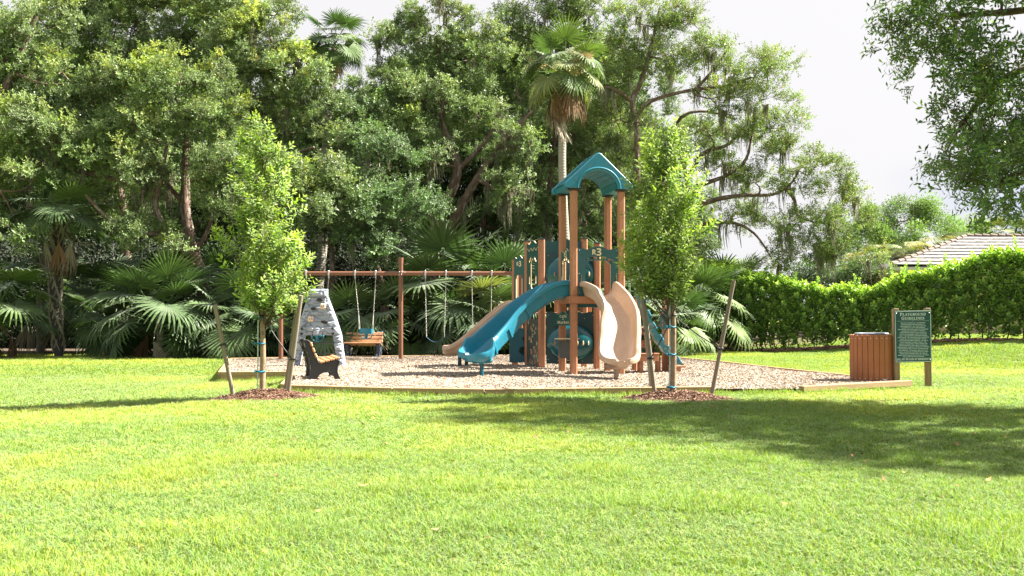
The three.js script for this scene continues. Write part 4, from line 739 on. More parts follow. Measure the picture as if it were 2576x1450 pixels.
// an upright shoot with leaves set round it
function shoot(seed, n, H, len, wid, cols, { tilt = 0.9, ob = false, stem = [0.13, 0.1, 0.06] } = {}) {
  const r = mulberry(seed), P = [], C = [];
  const tri = (a, b, c, col) => { P.push(...a, ...b, ...c); for (let i = 0; i < 3; i++) C.push(...col); };
  const bend = V((r() - 0.5) * 0.3 * H, 0, (r() - 0.5) * 0.3 * H), ax = (t) => V(bend.x * t * t, H * t, bend.z * t * t);
  for (const k of [V(0.004, 0, 0), V(0, 0, 0.004)]) { tri(k, k.clone().negate(), ax(1), stem); }
  for (let i = 0; i < n; i++) {
    const t = 0.08 + 0.92 * i / (n - 1), a = i * 2.399 + r() * 0.6, up = lerp(0.25, 1.0, t) + (r() - 0.5) * 0.5, p = ax(t), out = V(Math.cos(a) * tilt, up, Math.sin(a) * tilt).normalize(), s = V(-Math.sin(a), (r() - 0.5) * 0.5, Math.cos(a)).normalize(), nn = s.clone().cross(out).normalize();
    const L = len * (0.7 + 0.5 * r()) * (t > 0.9 ? 0.75 : 1), w = wid * (0.8 + 0.4 * r()) / 2, c = cols[Math.min(cols.length - 1, Math.floor((t * 0.75 + r() * 0.35) * cols.length))], f = 0.8 + 0.4 * r(), col = c.map((v) => v * f);
    const o = (q, k, dn = 0) => p.clone().addScaledVector(out, L * q).addScaledVector(s, k * w).addScaledVector(nn, -w * 0.35 * Math.abs(k) + dn * L);
    if (ob) for (const k of [1, -1]) { tri(p, o(0.6, k), o(0.62, 0), col); tri(o(0.6, k), o(0.93, k * 0.66), o(0.62, 0), col); tri(o(0.62, 0), o(0.93, k * 0.66), o(1, 0, -0.04), col); }
    else for (const k of [1, -1]) { tri(p, o(0.45, k), o(0.5, 0), col); tri(o(0.45, k), o(1, 0, -0.12), o(0.5, 0), col); }
  }
  return fromTris(P, null, C);
}
const oakCols = [[0.10, 0.16, 0.032], [0.125, 0.19, 0.036], [0.08, 0.135, 0.03], [0.16, 0.21, 0.04], [0.115, 0.165, 0.055]];
// a forked twig end: three to five twigs spreading from one point, each set with leaves; local +Y points outwards
function fork(seed, nt, per, L, len, wid, cols) {
  const r = mulberry(seed), P = [], C = [], tri = (a, b, c, col) => { P.push(...a, ...b, ...c); for (let i = 0; i < 3; i++) C.push(...col); };
  for (let k = 0; k < nt; k++) {
    const az = k * 2.4 + r(), sp = 0.25 + 0.75 * r(), d = V(Math.cos(az) * sp, 1, Math.sin(az) * sp).normalize(), l = L * (0.65 + 0.5 * r()), cur = V((r() - 0.5), (r() - 0.7) * 0.8, (r() - 0.5)).multiplyScalar(l * 0.3), axp = (t) => d.clone().multiplyScalar(l * t).addScaledVector(cur, t * t);
    const u = V(0, 0, 0.006), v = V(0.006, 0, 0); tri(u, u.clone().negate(), axp(1), [0.2, 0.16, 0.12]); tri(v, v.clone().negate(), axp(1), [0.2, 0.16, 0.12]);
    const tone = 0.8 + 0.4 * r();
    for (let i = 0; i < per; i++) {
      const t = 0.22 + 0.8 * (i + r() * 0.6) / per, p = axp(t), a = i * 2.4 + r(), side = V(Math.cos(a), (r() - 0.5) * 0.8, Math.sin(a)), out = d.clone().multiplyScalar(0.55).add(side).normalize(), nr = V((r() - 0.5) * 1.4, 0.4 + 0.7 * r(), (r() - 0.5) * 1.4), s = nr.cross(out).normalize(), w = wid * (0.7 + 0.6 * r()) / 2, ll = len * (0.65 + 0.6 * r()), nn = s.clone().cross(out).normalize();
      const c = cols[Math.floor(r() * cols.length)], f = tone * (0.8 + 0.4 * r()), col = c.map((x) => x * f), tip = p.clone().addScaledVector(out, ll), mid = (k2) => p.clone().addScaledVector(out, ll * 0.52).addScaledVector(s, k2 * w).addScaledVector(nn, -w * 0.35);
      tri(p, mid(1), tip, col); tri(p, tip, mid(-1), col);
    }
  }
  return fromTris(P, null, C);
}
const oakSprays = [1, 2, 3, 4].map((q) => fork(100 + q, 5, 11, 0.46, 0.1, 0.046, oakCols));
const airySprays = [1, 2, 3].map((q) => fork(140 + q, 4, 9, 0.48, 0.09, 0.04, oakCols));
const bigSpray = spray(160, 110, 1.0, 0.2, 0.1, { cols: oakCols });
const nearSprays = [1, 2, 3].map((q) => fork(170 + q, 4, 9, 0.42, 0.105, 0.034, [[0.075, 0.14, 0.026], [0.10, 0.17, 0.03], [0.055, 0.11, 0.024], [0.15, 0.22, 0.035]]));
const lightSpray = spray(180, 60, 0.6, 0.13, 0.055, { cols: [[0.14, 0.23, 0.04], [0.11, 0.20, 0.035], [0.17, 0.25, 0.035]] });

const mossStrand = (r, p, L, out) => { // a tattered hanging tuft
  const k = 3 + Math.floor(r() * 4);
  for (let i = 0; i < k; i++) {
    const q = p.clone().add(V((r() - 0.5) * 0.16, 0, (r() - 0.5) * 0.16)), l = L * (0.45 + 0.6 * r()), a = r() * 3.14, w = 0.012 + 0.022 * r(), n = 4; let prev = null;
    for (let j = 0; j <= n; j++) { const t = j / n, c = q.clone().add(V(Math.sin(t * 5 + a) * 0.03, -l * t, Math.cos(t * 4 + a) * 0.03)), ww = w * (1 - t * 0.8) * (0.7 + 0.6 * r()), s = V(Math.cos(a + t), 0, Math.sin(a + t)).multiplyScalar(ww), cur = [c.clone().add(s), c.clone().sub(s)]; if (prev) out.push(...prev[0], ...prev[1], ...cur[1], ...prev[0], ...cur[1], ...cur[0]); prev = cur; }
  }
};
/* a broadleaf tree. base [x, d]; limbs: lists of [px, y, d] with end radii; lobes: [px, y, rx, ry, d, density, yellow] */
function tree(name, label, group, o) {
  const { base, limbs = [], lobes = [], sprays = oakSprays, mat = M.oakLeaf, tint = [1, 1, 1], dens = 1, moss = 0, seed = 1, clump = 0.66, per = 15, dz = 0, r0 = 0.28, vines = 0, depth = 0.75, barkMat = M.bark } = o;
  const r = mulberry(seed * 997 + 5), P = V(base[0], terrain(base[0], -base[1]), -base[1]), t = thing(name, label, 'tree', P, 0, group);
  const geos = [], nodes = [];
  for (const [pts, ra, rb] of limbs) {
    const w = pts.map((p) => (p === 'base' ? P.clone().add(V(0, -0.15, 0)) : at(p[0], p[1], p[2] + dz)));
    if (pts[0] === 'base') geos.push(tube([P.clone().add(V(0, -0.1, 0)), P.clone().add(V(0.02, 0.25, 0)), P.clone().add(V(0.03, 0.6, 0.0))], (k) => ra * lerp(1.5, 0.9, Math.sqrt(k)), 9, 4, 0.2, seed + 3, false));
    geos.push(tube(w, (k) => lerp(ra, rb, k), ra > 0.12 ? 9 : 6, (w.length - 1) * 4, 0.16, seed + geos.length));
    const c = new THREE.CatmullRomCurve3(w.length > 2 ? w : [w[0], w[0].clone().lerp(w[1], 0.5), w[1]], false, 'centripetal'); for (let i = 3; i <= 12; i++) nodes.push([c.getPointAt(i / 12), lerp(ra, rb, i / 12)]);
  }
  if (!limbs.length) { // a plain trunk up into the crown
    const m = lobes.reduce((a, l) => a.add(at(l[0], l[1], l[4])), V()).multiplyScalar(1 / lobes.length), w = [P.clone().add(V(0, -0.2, 0)), P.clone().lerp(m, 0.35).add(V((r() - 0.5) * 0.8, 0, (r() - 0.5) * 0.8)), P.clone().lerp(m, 0.7).add(V((r() - 0.5), 0, (r() - 0.5))), m];
    geos.push(tube(w, (k) => lerp(r0, r0 * 0.35, k), 8, 10, 0.15, seed)); const c = new THREE.CatmullRomCurve3(w); for (let i = 5; i <= 12; i++) nodes.push([c.getPointAt(i / 12), lerp(r0, r0 * 0.35, i / 12)]);
  }
  const near = (p) => nodes.reduce((b, n) => { const q = n[0].distanceToSquared(p) + (n[0].y > p.y + 0.5 ? 3 : 0); return q < b[0] ? [q, n] : b; }, [1e9, nodes[0]])[1];
  const bits = sprays.map(() => []), mossP = [], vineL = [];
  for (const [px, y, rx, ry, d0, den = 1, yel = 0.35] of lobes) {
    const d = d0 + dz, c = at(px, y, d), s = d / F, RX = rx * s, RY = ry * s, RZ = Math.min(3.2, Math.max(1.0, depth * (RX + RY) / 2)), nb = near(c);
    const m1 = nb[0].clone().lerp(c, 0.5).add(V((r() - 0.5) * 0.5, -0.25 * r(), (r() - 0.5) * 0.5)), br = Math.min(nb[1] * 0.7, 0.075);
    geos.push(tube([nb[0], m1, c], (k) => lerp(br, br * 0.35, k), 5, 8, 0.1, seed));
    nodes.push([m1, br * 0.7], [c, br * 0.4]);
    const cnt = Math.max(3, Math.round(3.0 * RX * RY / (clump * clump) * 1.15));
    const starts = [c];
    for (let i = 0; i < cnt; i++) {
      const a = r() * 6.283, e = r() * 2 - 1, q = 0.45 + 0.6 * r(), se = Math.sqrt(1 - e * e), cc = c.clone().add(V(Math.cos(a) * se * RX * q, e * RY * q, Math.sin(a) * se * RZ * q)), R = clump * (0.65 + 0.6 * r());
      const st = starts.reduce((b, p) => { const dd = p.distanceTo(cc) * (0.7 + 0.6 * r()); return dd < b[0] ? [dd, p] : b; }, [1e9, c])[1], Lb = st.distanceTo(cc);
      const mid = st.clone().lerp(cc, 0.55).add(V((r() - 0.5) * 0.45, (r() - 0.6) * 0.4, (r() - 0.5) * 0.45)), curve = new THREE.QuadraticBezierCurve3(st, mid, cc); geos.push(tube([st, curve.getPoint(0.5), cc], (k) => lerp(br * 0.4, 0.006, k), 4, 4, 0, 1, false));
      starts.push(curve.getPoint(0.5), curve.getPoint(0.8));
      const ns = Math.max(3, Math.round(per * dens * den * (0.55 + 0.45 * Math.min(2, Lb)) * (0.7 + 0.6 * r()))), cv = 0.7 + 0.6 * r(), dirB = cc.clone().sub(st).normalize();
      for (let k = 0; k < ns; k++) {
        const t = 0.3 + 0.72 * Math.sqrt(r()), sc = 0.2 + 0.12 * t, off = V(r() + r() - 1, (r() + r() - 1) * 0.8, r() + r() - 1).multiplyScalar(sc * 1.5), p = curve.getPoint(Math.min(1, t)).add(off), e2 = (p.y - c.y) / RY;
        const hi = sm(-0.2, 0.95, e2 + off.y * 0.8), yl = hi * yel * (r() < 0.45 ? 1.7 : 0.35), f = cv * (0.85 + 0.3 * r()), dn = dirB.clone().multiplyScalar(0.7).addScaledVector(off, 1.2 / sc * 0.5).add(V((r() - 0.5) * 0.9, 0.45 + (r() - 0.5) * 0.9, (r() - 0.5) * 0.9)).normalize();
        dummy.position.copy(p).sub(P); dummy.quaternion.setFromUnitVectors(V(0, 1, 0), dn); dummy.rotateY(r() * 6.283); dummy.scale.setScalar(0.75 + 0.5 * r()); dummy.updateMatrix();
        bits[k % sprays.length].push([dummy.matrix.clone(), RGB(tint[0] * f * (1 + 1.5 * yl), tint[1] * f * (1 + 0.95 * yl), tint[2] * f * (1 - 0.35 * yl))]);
        if (vines && r() < vines) vineL.push([xf(p.clone().sub(P).add(V(0, -0.2, 0.3)), (r() - 0.5), r() * 6.28, (r() - 0.5), 0.9), RGB(2.2, 2.7, 0.9)]);
      }
      if (moss && r() < moss) for (let k = 0; k < 5; k++) mossStrand(r, curve.getPoint(0.45 + 0.5 * r()).add(V((r() - 0.5) * 0.12, -0.03, (r() - 0.5) * 0.12)), 0.5 + 1.0 * r(), mossP);
    }
  }
  if (moss) for (const [p, rad] of nodes) if (rad > 0.05 && r() < moss * 1.4) for (let k = 0; k < 4; k++) mossStrand(r, p.clone().add(V((r() - 0.5) * 0.8, -rad * 0.6, (r() - 0.5) * 0.4)), 0.4 + 1.1 * r(), mossP);
  part('trunk', geos, barkMat, t);
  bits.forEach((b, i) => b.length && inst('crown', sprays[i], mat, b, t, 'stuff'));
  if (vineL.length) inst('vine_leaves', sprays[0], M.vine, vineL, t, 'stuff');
  if (mossP.length) part('hanging_moss', fromTris(mossP), M.moss, t).userData.kind = 'stuff';
  return t;
}
const X = (px, d) => (px - 1288) / F * d;
const OG = 'oaks along the front of the woods';
tree('oak_tree', 'oak whose boughs reach in over the boot-covered palm trunk', OG, {
  seed: 1, base: [X(-170, 35), 35], moss: 0.05,
  limbs: [[['base', [-140, 640, 35], [-70, 470, 34.5], [40, 410, 34], [180, 425, 33.6], [300, 455, 33.2], [360, 480, 33]], 0.32, 0.07], [[[-70, 470, 34.5], [-20, 300, 34.5], [40, 160, 34.5], [90, 40, 34.5]], 0.2, 0.08], [[[-140, 640, 35], [-90, 560, 33.5], [0, 480, 32.5]], 0.14, 0.06]],
  lobes: [[50, 90, 160, 120, 35, 1, 0.3], [-80, 200, 120, 140, 34.5], [30, 330, 130, 85, 32.6, 1.1, 0.3], [150, 355, 90, 70, 32.8, 1, 0.3], [-50, 470, 100, 70, 32.4], [220, 330, 80, 80, 33.6, 1, 0.35], [180, 210, 110, 80, 34.5], [330, 560, 50, 30, 32.8, 0.7], [60, 585, 60, 30, 32.2, 0.6], [90, 450, 70, 35, 32.3, 0.8]],
});
tree('oak_tree', 'forked oak with lichened trunk rising behind the fan palms and staked young tree', OG, {
  seed: 2, base: [X(522, 34.2), 34.2], moss: 0.06,
  limbs: [[['base', [518, 800, 34.2], [508, 700, 34.2], [490, 640, 34.2], [470, 560, 34.3], [466, 460, 34.5], [470, 330, 34.8], [480, 210, 35]], 0.27, 0.09], [[[496, 655, 34.2], [450, 625, 33.8], [420, 585, 33.5], [390, 515, 33.3], [405, 440, 33.3], [420, 360, 33.4]], 0.16, 0.06], [[[420, 585, 33.5], [330, 590, 33.0], [265, 545, 32.8], [215, 490, 32.6]], 0.13, 0.05], [[[468, 520, 34.4], [415, 455, 34.6], [380, 380, 34.8]], 0.1, 0.05], [[[490, 640, 34.2], [530, 560, 33.8], [545, 480, 33.6]], 0.09, 0.05]],
  lobes: [[430, 215, 150, 95, 34.2, 1.15, 0.75], [520, 300, 120, 70, 33.8, 1, 0.6], [350, 330, 110, 70, 33.4, 1, 0.5], [560, 400, 80, 75, 33.3, 1], [340, 430, 110, 60, 33, 1], [250, 400, 70, 60, 33.2], [500, 500, 55, 50, 33.3, 0.8], [375, 590, 75, 45, 32.6, 1, 0.1], [545, 480, 50, 70, 33.2, 0.9], [300, 260, 90, 70, 34.4, 1, 0.6], [440, 640, 40, 30, 32.8, 0.7]],
});
tree('oak_tree', 'tall oak with yellow tipped crown behind the lichened forked oak', OG, {
  seed: 3, base: [X(300, 39), 39], r0: 0.26,
  lobes: [[330, 70, 200, 110, 38.5, 0.95, 0.5], [160, 60, 130, 90, 39, 0.9], [520, 90, 140, 110, 38.5, 0.95, 0.55], [240, 190, 110, 80, 38, 1], [420, -60, 220, 90, 39, 0.9], [290, 5, 130, 60, 38.6, 0.9, 0.3], [200, 500, 120, 90, 39, 1], [330, 400, 130, 90, 39, 1]],
});
tree('oak_tree', 'yellow tipped oak in front of the tall palm with drooping brown fronds', OG, {
  seed: 4, base: [X(640, 37.5), 37.5], moss: 0.12, r0: 0.22,
  limbs: [[['base', [640, 700, 37.5], [655, 560, 37.2], [625, 480, 37], [660, 350, 37], [670, 220, 37], [690, 120, 37]], 0.22, 0.07], [[[640, 480, 37], [720, 400, 36.5], [790, 370, 36]], 0.1, 0.05], [[[655, 560, 37.2], [600, 500, 36.6], [570, 440, 36.2]], 0.1, 0.05]],
  lobes: [[640, 120, 110, 110, 37, 0.95, 0.75], [740, 190, 110, 100, 36.8, 0.95, 0.8], [640, 250, 110, 70, 36.6, 0.9, 0.5], [800, 250, 70, 60, 37, 0.8, 0.5], [690, 40, 60, 60, 37.5, 0.7, 0.4], [600, 20, 90, 70, 38, 0.8], [720, 330, 90, 50, 37, 0.7, 0.3]],
});
tree('oak_tree', 'lower leafy oak with yellow shoots over the grey climbing arch', OG, {
  seed: 5, base: [X(845, 36), 36], moss: 0.1, r0: 0.16,
  lobes: [[790, 425, 85, 55, 34.4, 1.15, 0.8], [760, 510, 95, 65, 34, 1.1, 0.35], [850, 480, 60, 60, 34.6, 1, 0.4], [740, 610, 55, 40, 34, 0.8, 0.1], [850, 370, 60, 60, 36.5, 0.8, 0.2], [700, 430, 70, 50, 35, 0.9, 0.5]],
});
tree('oak_tree', 'dark green broad oak standing behind the middle post of the swing frame', OG, {
  seed: 6, base: [X(960, 37), 37], moss: 0.22, r0: 0.2, tint: [0.72, 0.85, 0.9],
  lobes: [[940, 480, 110, 80, 35.6, 1.1, 0.05], [880, 560, 80, 60, 35.2, 1.05, 0.05], [1000, 580, 80, 50, 35.4, 1, 0.05], [950, 380, 90, 70, 36.6, 1, 0.1], [1060, 520, 70, 60, 36.2, 0.8, 0.05], [900, 300, 90, 60, 38, 0.9, 0.2], [960, 640, 70, 30, 35.2, 0.8, 0]],
});
tree('oak_tree', 'great dark-limbed oak draped in moss behind the empty belt swing', OG, {
  seed: 7, base: [X(1085, 39.5), 39.5], moss: 0.24,
  limbs: [[['base', [1085, 640, 39.5], [1105, 545, 39.4], [1140, 470, 39.2], [1152, 420, 39.2], [1125, 350, 39.2], [1112, 280, 39.3], [1110, 180, 39.5], [1100, 90, 39.6]], 0.34, 0.08], [[[1090, 650, 39.5], [1150, 540, 39], [1200, 450, 38.7], [1235, 400, 38.6], [1290, 330, 38.8], [1340, 280, 39]], 0.24, 0.08], [[[1105, 545, 39.4], [1040, 480, 38.8], [960, 470, 38.4]], 0.12, 0.05], [[[1150, 430, 39.2], [1210, 370, 39], [1260, 300, 39.2]], 0.12, 0.06], [[[1200, 450, 38.7], [1260, 480, 38.2], [1330, 470, 38]], 0.1, 0.05]],
  lobes: [[1090, 90, 105, 95, 39.8, 1.05, 0.3], [1000, 200, 75, 65, 39, 0.95, 0.2], [1060, 250, 110, 55, 38.8, 1, 0.2], [1190, 150, 110, 100, 40.2, 0.95, 0.25], [980, 330, 80, 60, 38.4, 0.9], [1080, 390, 80, 45, 38.5, 0.75, 0.1], [1200, 290, 95, 60, 39.5, 0.95], [1290, 370, 80, 55, 38.2, 0.9, 0.15], [1260, 470, 90, 45, 38, 0.75, 0.05], [970, 110, 50, 50, 39.5, 0.8, 0.3], [1020, 40, 60, 40, 40, 0.75]],
});
tree('oak_tree', 'high oak crown behind the flowering palm head', OG, {
  seed: 8, base: [X(1345, 42), 42], moss: 0.2, r0: 0.26,
  lobes: [[1310, 70, 95, 80, 42, 0.85, 0.3], [1450, 60, 130, 80, 42.5, 0.9, 0.4], [1320, 210, 100, 90, 41.5, 0.95, 0.2], [1480, 230, 110, 90, 42, 0.85, 0.35], [1380, 370, 120, 80, 41, 1, 0.15], [1500, 400, 90, 80, 41, 0.9, 0.3], [1340, 500, 110, 80, 40, 0.95, 0.05], [1480, 540, 110, 70, 40, 0.95, 0.05], [1420, -40, 150, 60, 42.5, 0.8]],
});
tree('oak_tree', 'airy mossy oak arching out over the sky beside the gabled tower', OG, {
  seed: 9, base: [X(1600, 40), 40], moss: 0.16, sprays: airySprays, per: 18, clump: 0.62, dz: 1.5, tint: [1.15, 1.12, 0.8], vines: 0.01,
  limbs: [[['base', [1606, 600, 38.5], [1604, 440, 38.5], [1602, 340, 38.4], [1604, 290, 38.4], [1625, 262, 38.2], [1680, 240, 38], [1750, 225, 37.8], [1830, 215, 37.7], [1890, 195, 37.6]], 0.2, 0.045], [[[1602, 310, 38.4], [1590, 255, 38.6], [1615, 200, 38.6], [1640, 110, 38.8], [1660, 20, 39]], 0.13, 0.05], [[[1590, 255, 38.6], [1545, 225, 38.2], [1500, 215, 38]], 0.1, 0.04], [[[1750, 225, 37.8], [1800, 170, 37.8], [1840, 110, 37.8]], 0.07, 0.03]],
  lobes: [[1610, 60, 130, 75, 39, 0.8, 0.25], [1730, 50, 90, 45, 38.8, 0.7, 0.2], [1570, 150, 90, 60, 39, 0.8, 0.4], [1680, 160, 110, 55, 38.6, 0.7, 0.3], [1800, 130, 100, 55, 38, 0.75, 0.2], [1890, 175, 85, 55, 37.6, 0.8, 0.2], [1950, 160, 50, 30, 37.6, 0.6], [1790, 250, 90, 45, 37.6, 0.7, 0.3], [1910, 255, 80, 50, 37.5, 0.8, 0.2], [1560, 300, 80, 60, 39, 0.8, 0.2], [1550, 400, 70, 60, 39, 0.9, 0.1], [1500, 330, 60, 60, 39.4, 0.8]],
});
tree('oak_tree', 'low sprawling oak whose crooked bough stretches out above the clipped hedge', OG, {
  seed: 10, base: [X(1745, 41.2), 41.2], moss: 0.2, sprays: airySprays, per: 19, clump: 0.6, dz: 3, tint: [1.15, 1.12, 0.8], vines: 0.006,
  limbs: [[['base', [1740, 640, 38.2], [1735, 500, 38.2], [1720, 420, 38.2], [1700, 370, 38.2], [1702, 310, 38.1], [1730, 285, 38], [1790, 282, 37.9], [1850, 300, 37.8]], 0.17, 0.045], [[[1735, 440, 38.2], [1770, 385, 38], [1830, 365, 37.8], [1870, 330, 37.6], [1925, 310, 37.5]], 0.11, 0.035], [[[1750, 470, 38], [1830, 440, 37.6], [1875, 405, 37.4], [1890, 350, 37.4], [1900, 290, 37.4]], 0.1, 0.035], [[[1735, 530, 38], [1790, 505, 37.6], [1870, 492, 37.4], [1950, 488, 37.3], [1990, 462, 37.3], [2010, 430, 37.3]], 0.125, 0.04], [[[1975, 470, 37.3], [2000, 505, 37.2], [2005, 540, 37.2], [2050, 560, 37.2]], 0.08, 0.04], [[[1740, 570, 38], [1800, 560, 37.6], [1860, 565, 37.4], [1900, 590, 37.3], [1930, 630, 37.3]], 0.1, 0.03]],
  lobes: [[1780, 330, 80, 40, 38, 0.6, 0.2], [1890, 330, 75, 55, 37.4, 0.75, 0.2], [1975, 320, 60, 45, 37.2, 0.8, 0.15], [1830, 420, 70, 40, 37.8, 0.55, 0.1], [1960, 400, 70, 50, 37.2, 0.8, 0.15], [2050, 420, 70, 40, 37, 0.8, 0.15], [2010, 450, 60, 30, 37.2, 0.6], [2100, 480, 60, 45, 37, 0.75, 0.1], [1900, 460, 60, 35, 37.8, 0.5], [1850, 540, 90, 45, 38, 0.65, 0.1], [1960, 570, 60, 50, 37.6, 0.8, 0.1], [2070, 560, 75, 50, 37, 0.8, 0.1], [2140, 530, 45, 45, 37, 0.75], [2030, 630, 75, 45, 37.2, 0.8, 0.05], [2110, 610, 55, 50, 37.2, 0.8, 0.05], [1940, 650, 60, 35, 37.6, 0.8], [2190, 660, 40, 40, 37.5, 0.7]],
});
// trees standing deeper in the wood
const BG = 'trees deeper in the woods';
const deep = [[60, 47, 'broad dark crown closing the gap above the boot-covered palm'], [420, 48, 'dark crown filling in behind the forked oak'], [760, 48, 'crown rising behind the pair of palm fans'], [930, 50, 'crown standing behind the dark green broad oak'], [1200, 49, 'crown standing behind the great mossy oak'], [1450, 50, 'crown standing behind the head of the flowering palm'], [1640, 52, 'crown standing behind the arching airy oak']];
deep.forEach(([px, d, label], i) => tree('oak_tree', label, BG, {
  seed: 20 + i, base: [X(px, d), d], r0: 0.26, per: 20, clump: 1.1, tint: [0.85, 0.9, 0.9],
  lobes: [[px - 110, 520, 120, 110, d, 1, 0.1], [px + 90, 560, 120, 110, d, 1, 0.1], [px - 60, 340, 130, 100, d, 1, 0.2], [px + 90, 350, 130, 100, d + 1, 1, 0.2], ...(i === 6 ? [[px, 230, 90, 70, d, 0.7, 0.2]] : i === 2 ? [[px - 60, 180, 120, 90, d, 0.9, 0.3]] : i === 3 ? [[px, 230, 90, 60, d, 0.8, 0.3]] : [[px - 70, 170, 140, 100, d, 0.9, 0.3], [px + 80, 160, 130, 90, d, 0.9, 0.3]]), ...(i < 2 ? [[px, 20, 190, 80, d, 0.7, 0.3]] : [])],
}));
{ // the far wood, one dark mass
  const r = mulberry(404), L = [], w = thing('far_woods', 'dark far woodland mass closing the view between the trunks', 'woods'); w.userData.kind = 'stuff';
  for (let i = 0; i < 9000; i++) { const d = 55 + 22 * r(), px = lerp(-500, 1760, r()), top = px > 1600 ? lerp(330, 560, sm(1600, 1760, px)) : px > 600 && px < 1000 ? 260 : 150, y = lerp(890, top, r() ** 0.9), p = at(px, y, d); p.y = Math.max(0.5, p.y); L.push([xf(p, r() * 3, r() * 6, r() * 3, 0.9 + 0.7 * r()), RGB(0.8 + 0.3 * r(), 0.85 + 0.3 * r(), 0.8)]); }
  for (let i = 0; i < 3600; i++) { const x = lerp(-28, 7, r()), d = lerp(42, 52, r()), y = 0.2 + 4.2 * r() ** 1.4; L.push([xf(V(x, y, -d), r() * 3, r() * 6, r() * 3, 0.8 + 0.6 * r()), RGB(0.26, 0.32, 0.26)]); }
  inst('foliage', bigSpray, M.farLeaf, L, w, 'stuff');
}
// ---------------------------------------------------------------- fan palms
function fanFrond(seed, { n = 34, L = 0.95, pet = 1.0, half = 2.25, droop = 0.35, hang = 0.25, cup = 0.25, w = 0.034, sag = 0.15, color = [1, 1, 1], drop = 0, tilt = 0 }) {
  const r = mulberry(seed), P = [], C = [];
  const put = (a, b, c, f) => { P.push(...a, ...b, ...c); for (let i = 0; i < 3; i++) C.push(...color.map((v) => v * f)); };
  const hub = V(0, -sag * pet * 0.4, pet);
  for (const [i0, i1] of [[0, 0.5], [0.5, 1]]) { const a = V(0, -sag * pet * 0.4 * i0 * i0, pet * i0), b = V(0, -sag * pet * 0.4 * i1 * i1, pet * i1), s = V(0.016, 0, 0), u = V(0, 0.014, 0); for (const [p, q] of [[s, u], [u, s.clone().negate()], [s.clone().negate(), u.clone().negate()], [u.clone().negate(), s]]) { put(a.clone().add(p), b.clone().add(p), b.clone().add(q), 1.25); put(a.clone().add(p), b.clone().add(q), a.clone().add(q), 1.25); } }
  for (let i = 0; i < n; i++) {
    const t = i / (n - 1) * 2 - 1, a = t * half + (r() - 0.5) * 0.05, len = L * (1 - 0.32 * t * t) * (0.9 + 0.2 * r()), dir = drop ? V(Math.sin(a) * 0.5 + (r() - 0.5) * 0.22, -1, Math.cos(a) * 0.16 - 0.05 + (r() - 0.5) * 0.12).normalize() : V(Math.sin(a), -Math.sin(tilt) * Math.cos(a), Math.cos(tilt) * Math.cos(a)), s = drop ? V(1, 0, 0) : V(Math.cos(a), Math.sin(tilt) * Math.sin(a), -Math.cos(tilt) * Math.sin(a)), hg = hang * (0.3 + 1.4 * r()), f = 0.75 + 0.5 * r();
    const pts = [0.04, 0.4, 0.62, 0.82, 1].map((q) => { const R = q * len, y = cup * Math.abs(t) * R * 0.6 - droop * R * R - hg * Math.max(0, q - 0.5) ** 2 * 3 * len, pull = 1 - 0.25 * hg * Math.max(0, q - 0.5) * 2; return hub.clone().addScaledVector(dir, R * pull).add(V(0, y * Math.cos(tilt) - (tilt ? hg * 0.25 * Math.max(0, q - 0.5) * len : 0), y * Math.sin(tilt))); });
    const W = [0.006, Math.min(w, 0.4 * len * Math.sin(half / n) * 1.15), w * 0.72, w * 0.42, 0.002];
    for (let k = 0; k < 4; k++) { const e = (j, m) => pts[j].clone().addScaledVector(s, m * W[j]).add(V(0, m ? -W[j] * 0.55 : 0, 0)); for (const m of [1, -1]) { put(pts[k], e(k, m), e(k + 1, m), f); if (k < 3) put(pts[k], e(k + 1, m), pts[k + 1], f); else put(pts[k], e(k, m), pts[k + 1], f); } }
  }
  return fromTris(P, null, C);
}
const FR = { up: [fanFrond(1, { droop: 0.08, hang: 0.1, tilt: 0.25 }), fanFrond(2, { droop: 0.14, hang: 0.15, tilt: 0.45 })], mid: [fanFrond(3, { droop: 0.1, hang: 0.2, tilt: 0.8, pet: 0.85 }), fanFrond(4, { droop: 0.16, hang: 0.3, half: 2.0, tilt: 1.0 }), fanFrond(9, { droop: 0.06, hang: 0.15, half: 2.4, tilt: 0.7 })], low: [fanFrond(5, { droop: 0.15, hang: 0.4, half: 1.9, sag: 0.4, tilt: 1.0, pet: 0.8 }), fanFrond(10, { droop: 0.1, hang: 0.3, half: 2.1, sag: 0.3, tilt: 0.8 })], dead: [fanFrond(6, { n: 26, half: 0.9, droop: 0, hang: 0, pet: 0.75, L: 1.15, cup: 0, w: 0.024, sag: 0.9, drop: 1 }), fanFrond(7, { n: 20, half: 0.6, droop: 0, hang: 0, pet: 0.6, L: 1.25, cup: 0, w: 0.024, sag: 0.8, drop: 1 })] };
const pick = (r, a) => a[Math.floor(r() * a.length)];
const frondVar = [[0.9, 0.95, 0.9], [1.15, 1.15, 1], [0.75, 0.85, 0.85], [1.35, 1.3, 1.1]].map((c) => { const m = M.frond.clone(); m.color.multiply(RGB(...c)); return m; });
function frond(parent, geo, mat, p, az, el, s, roll = 0, name = 'frond') { const m = mesh(name, geo, mat, parent, p, null); m.rotation.set(-el, az, roll, 'YXZ'); m.scale.setScalar(s); return m; }
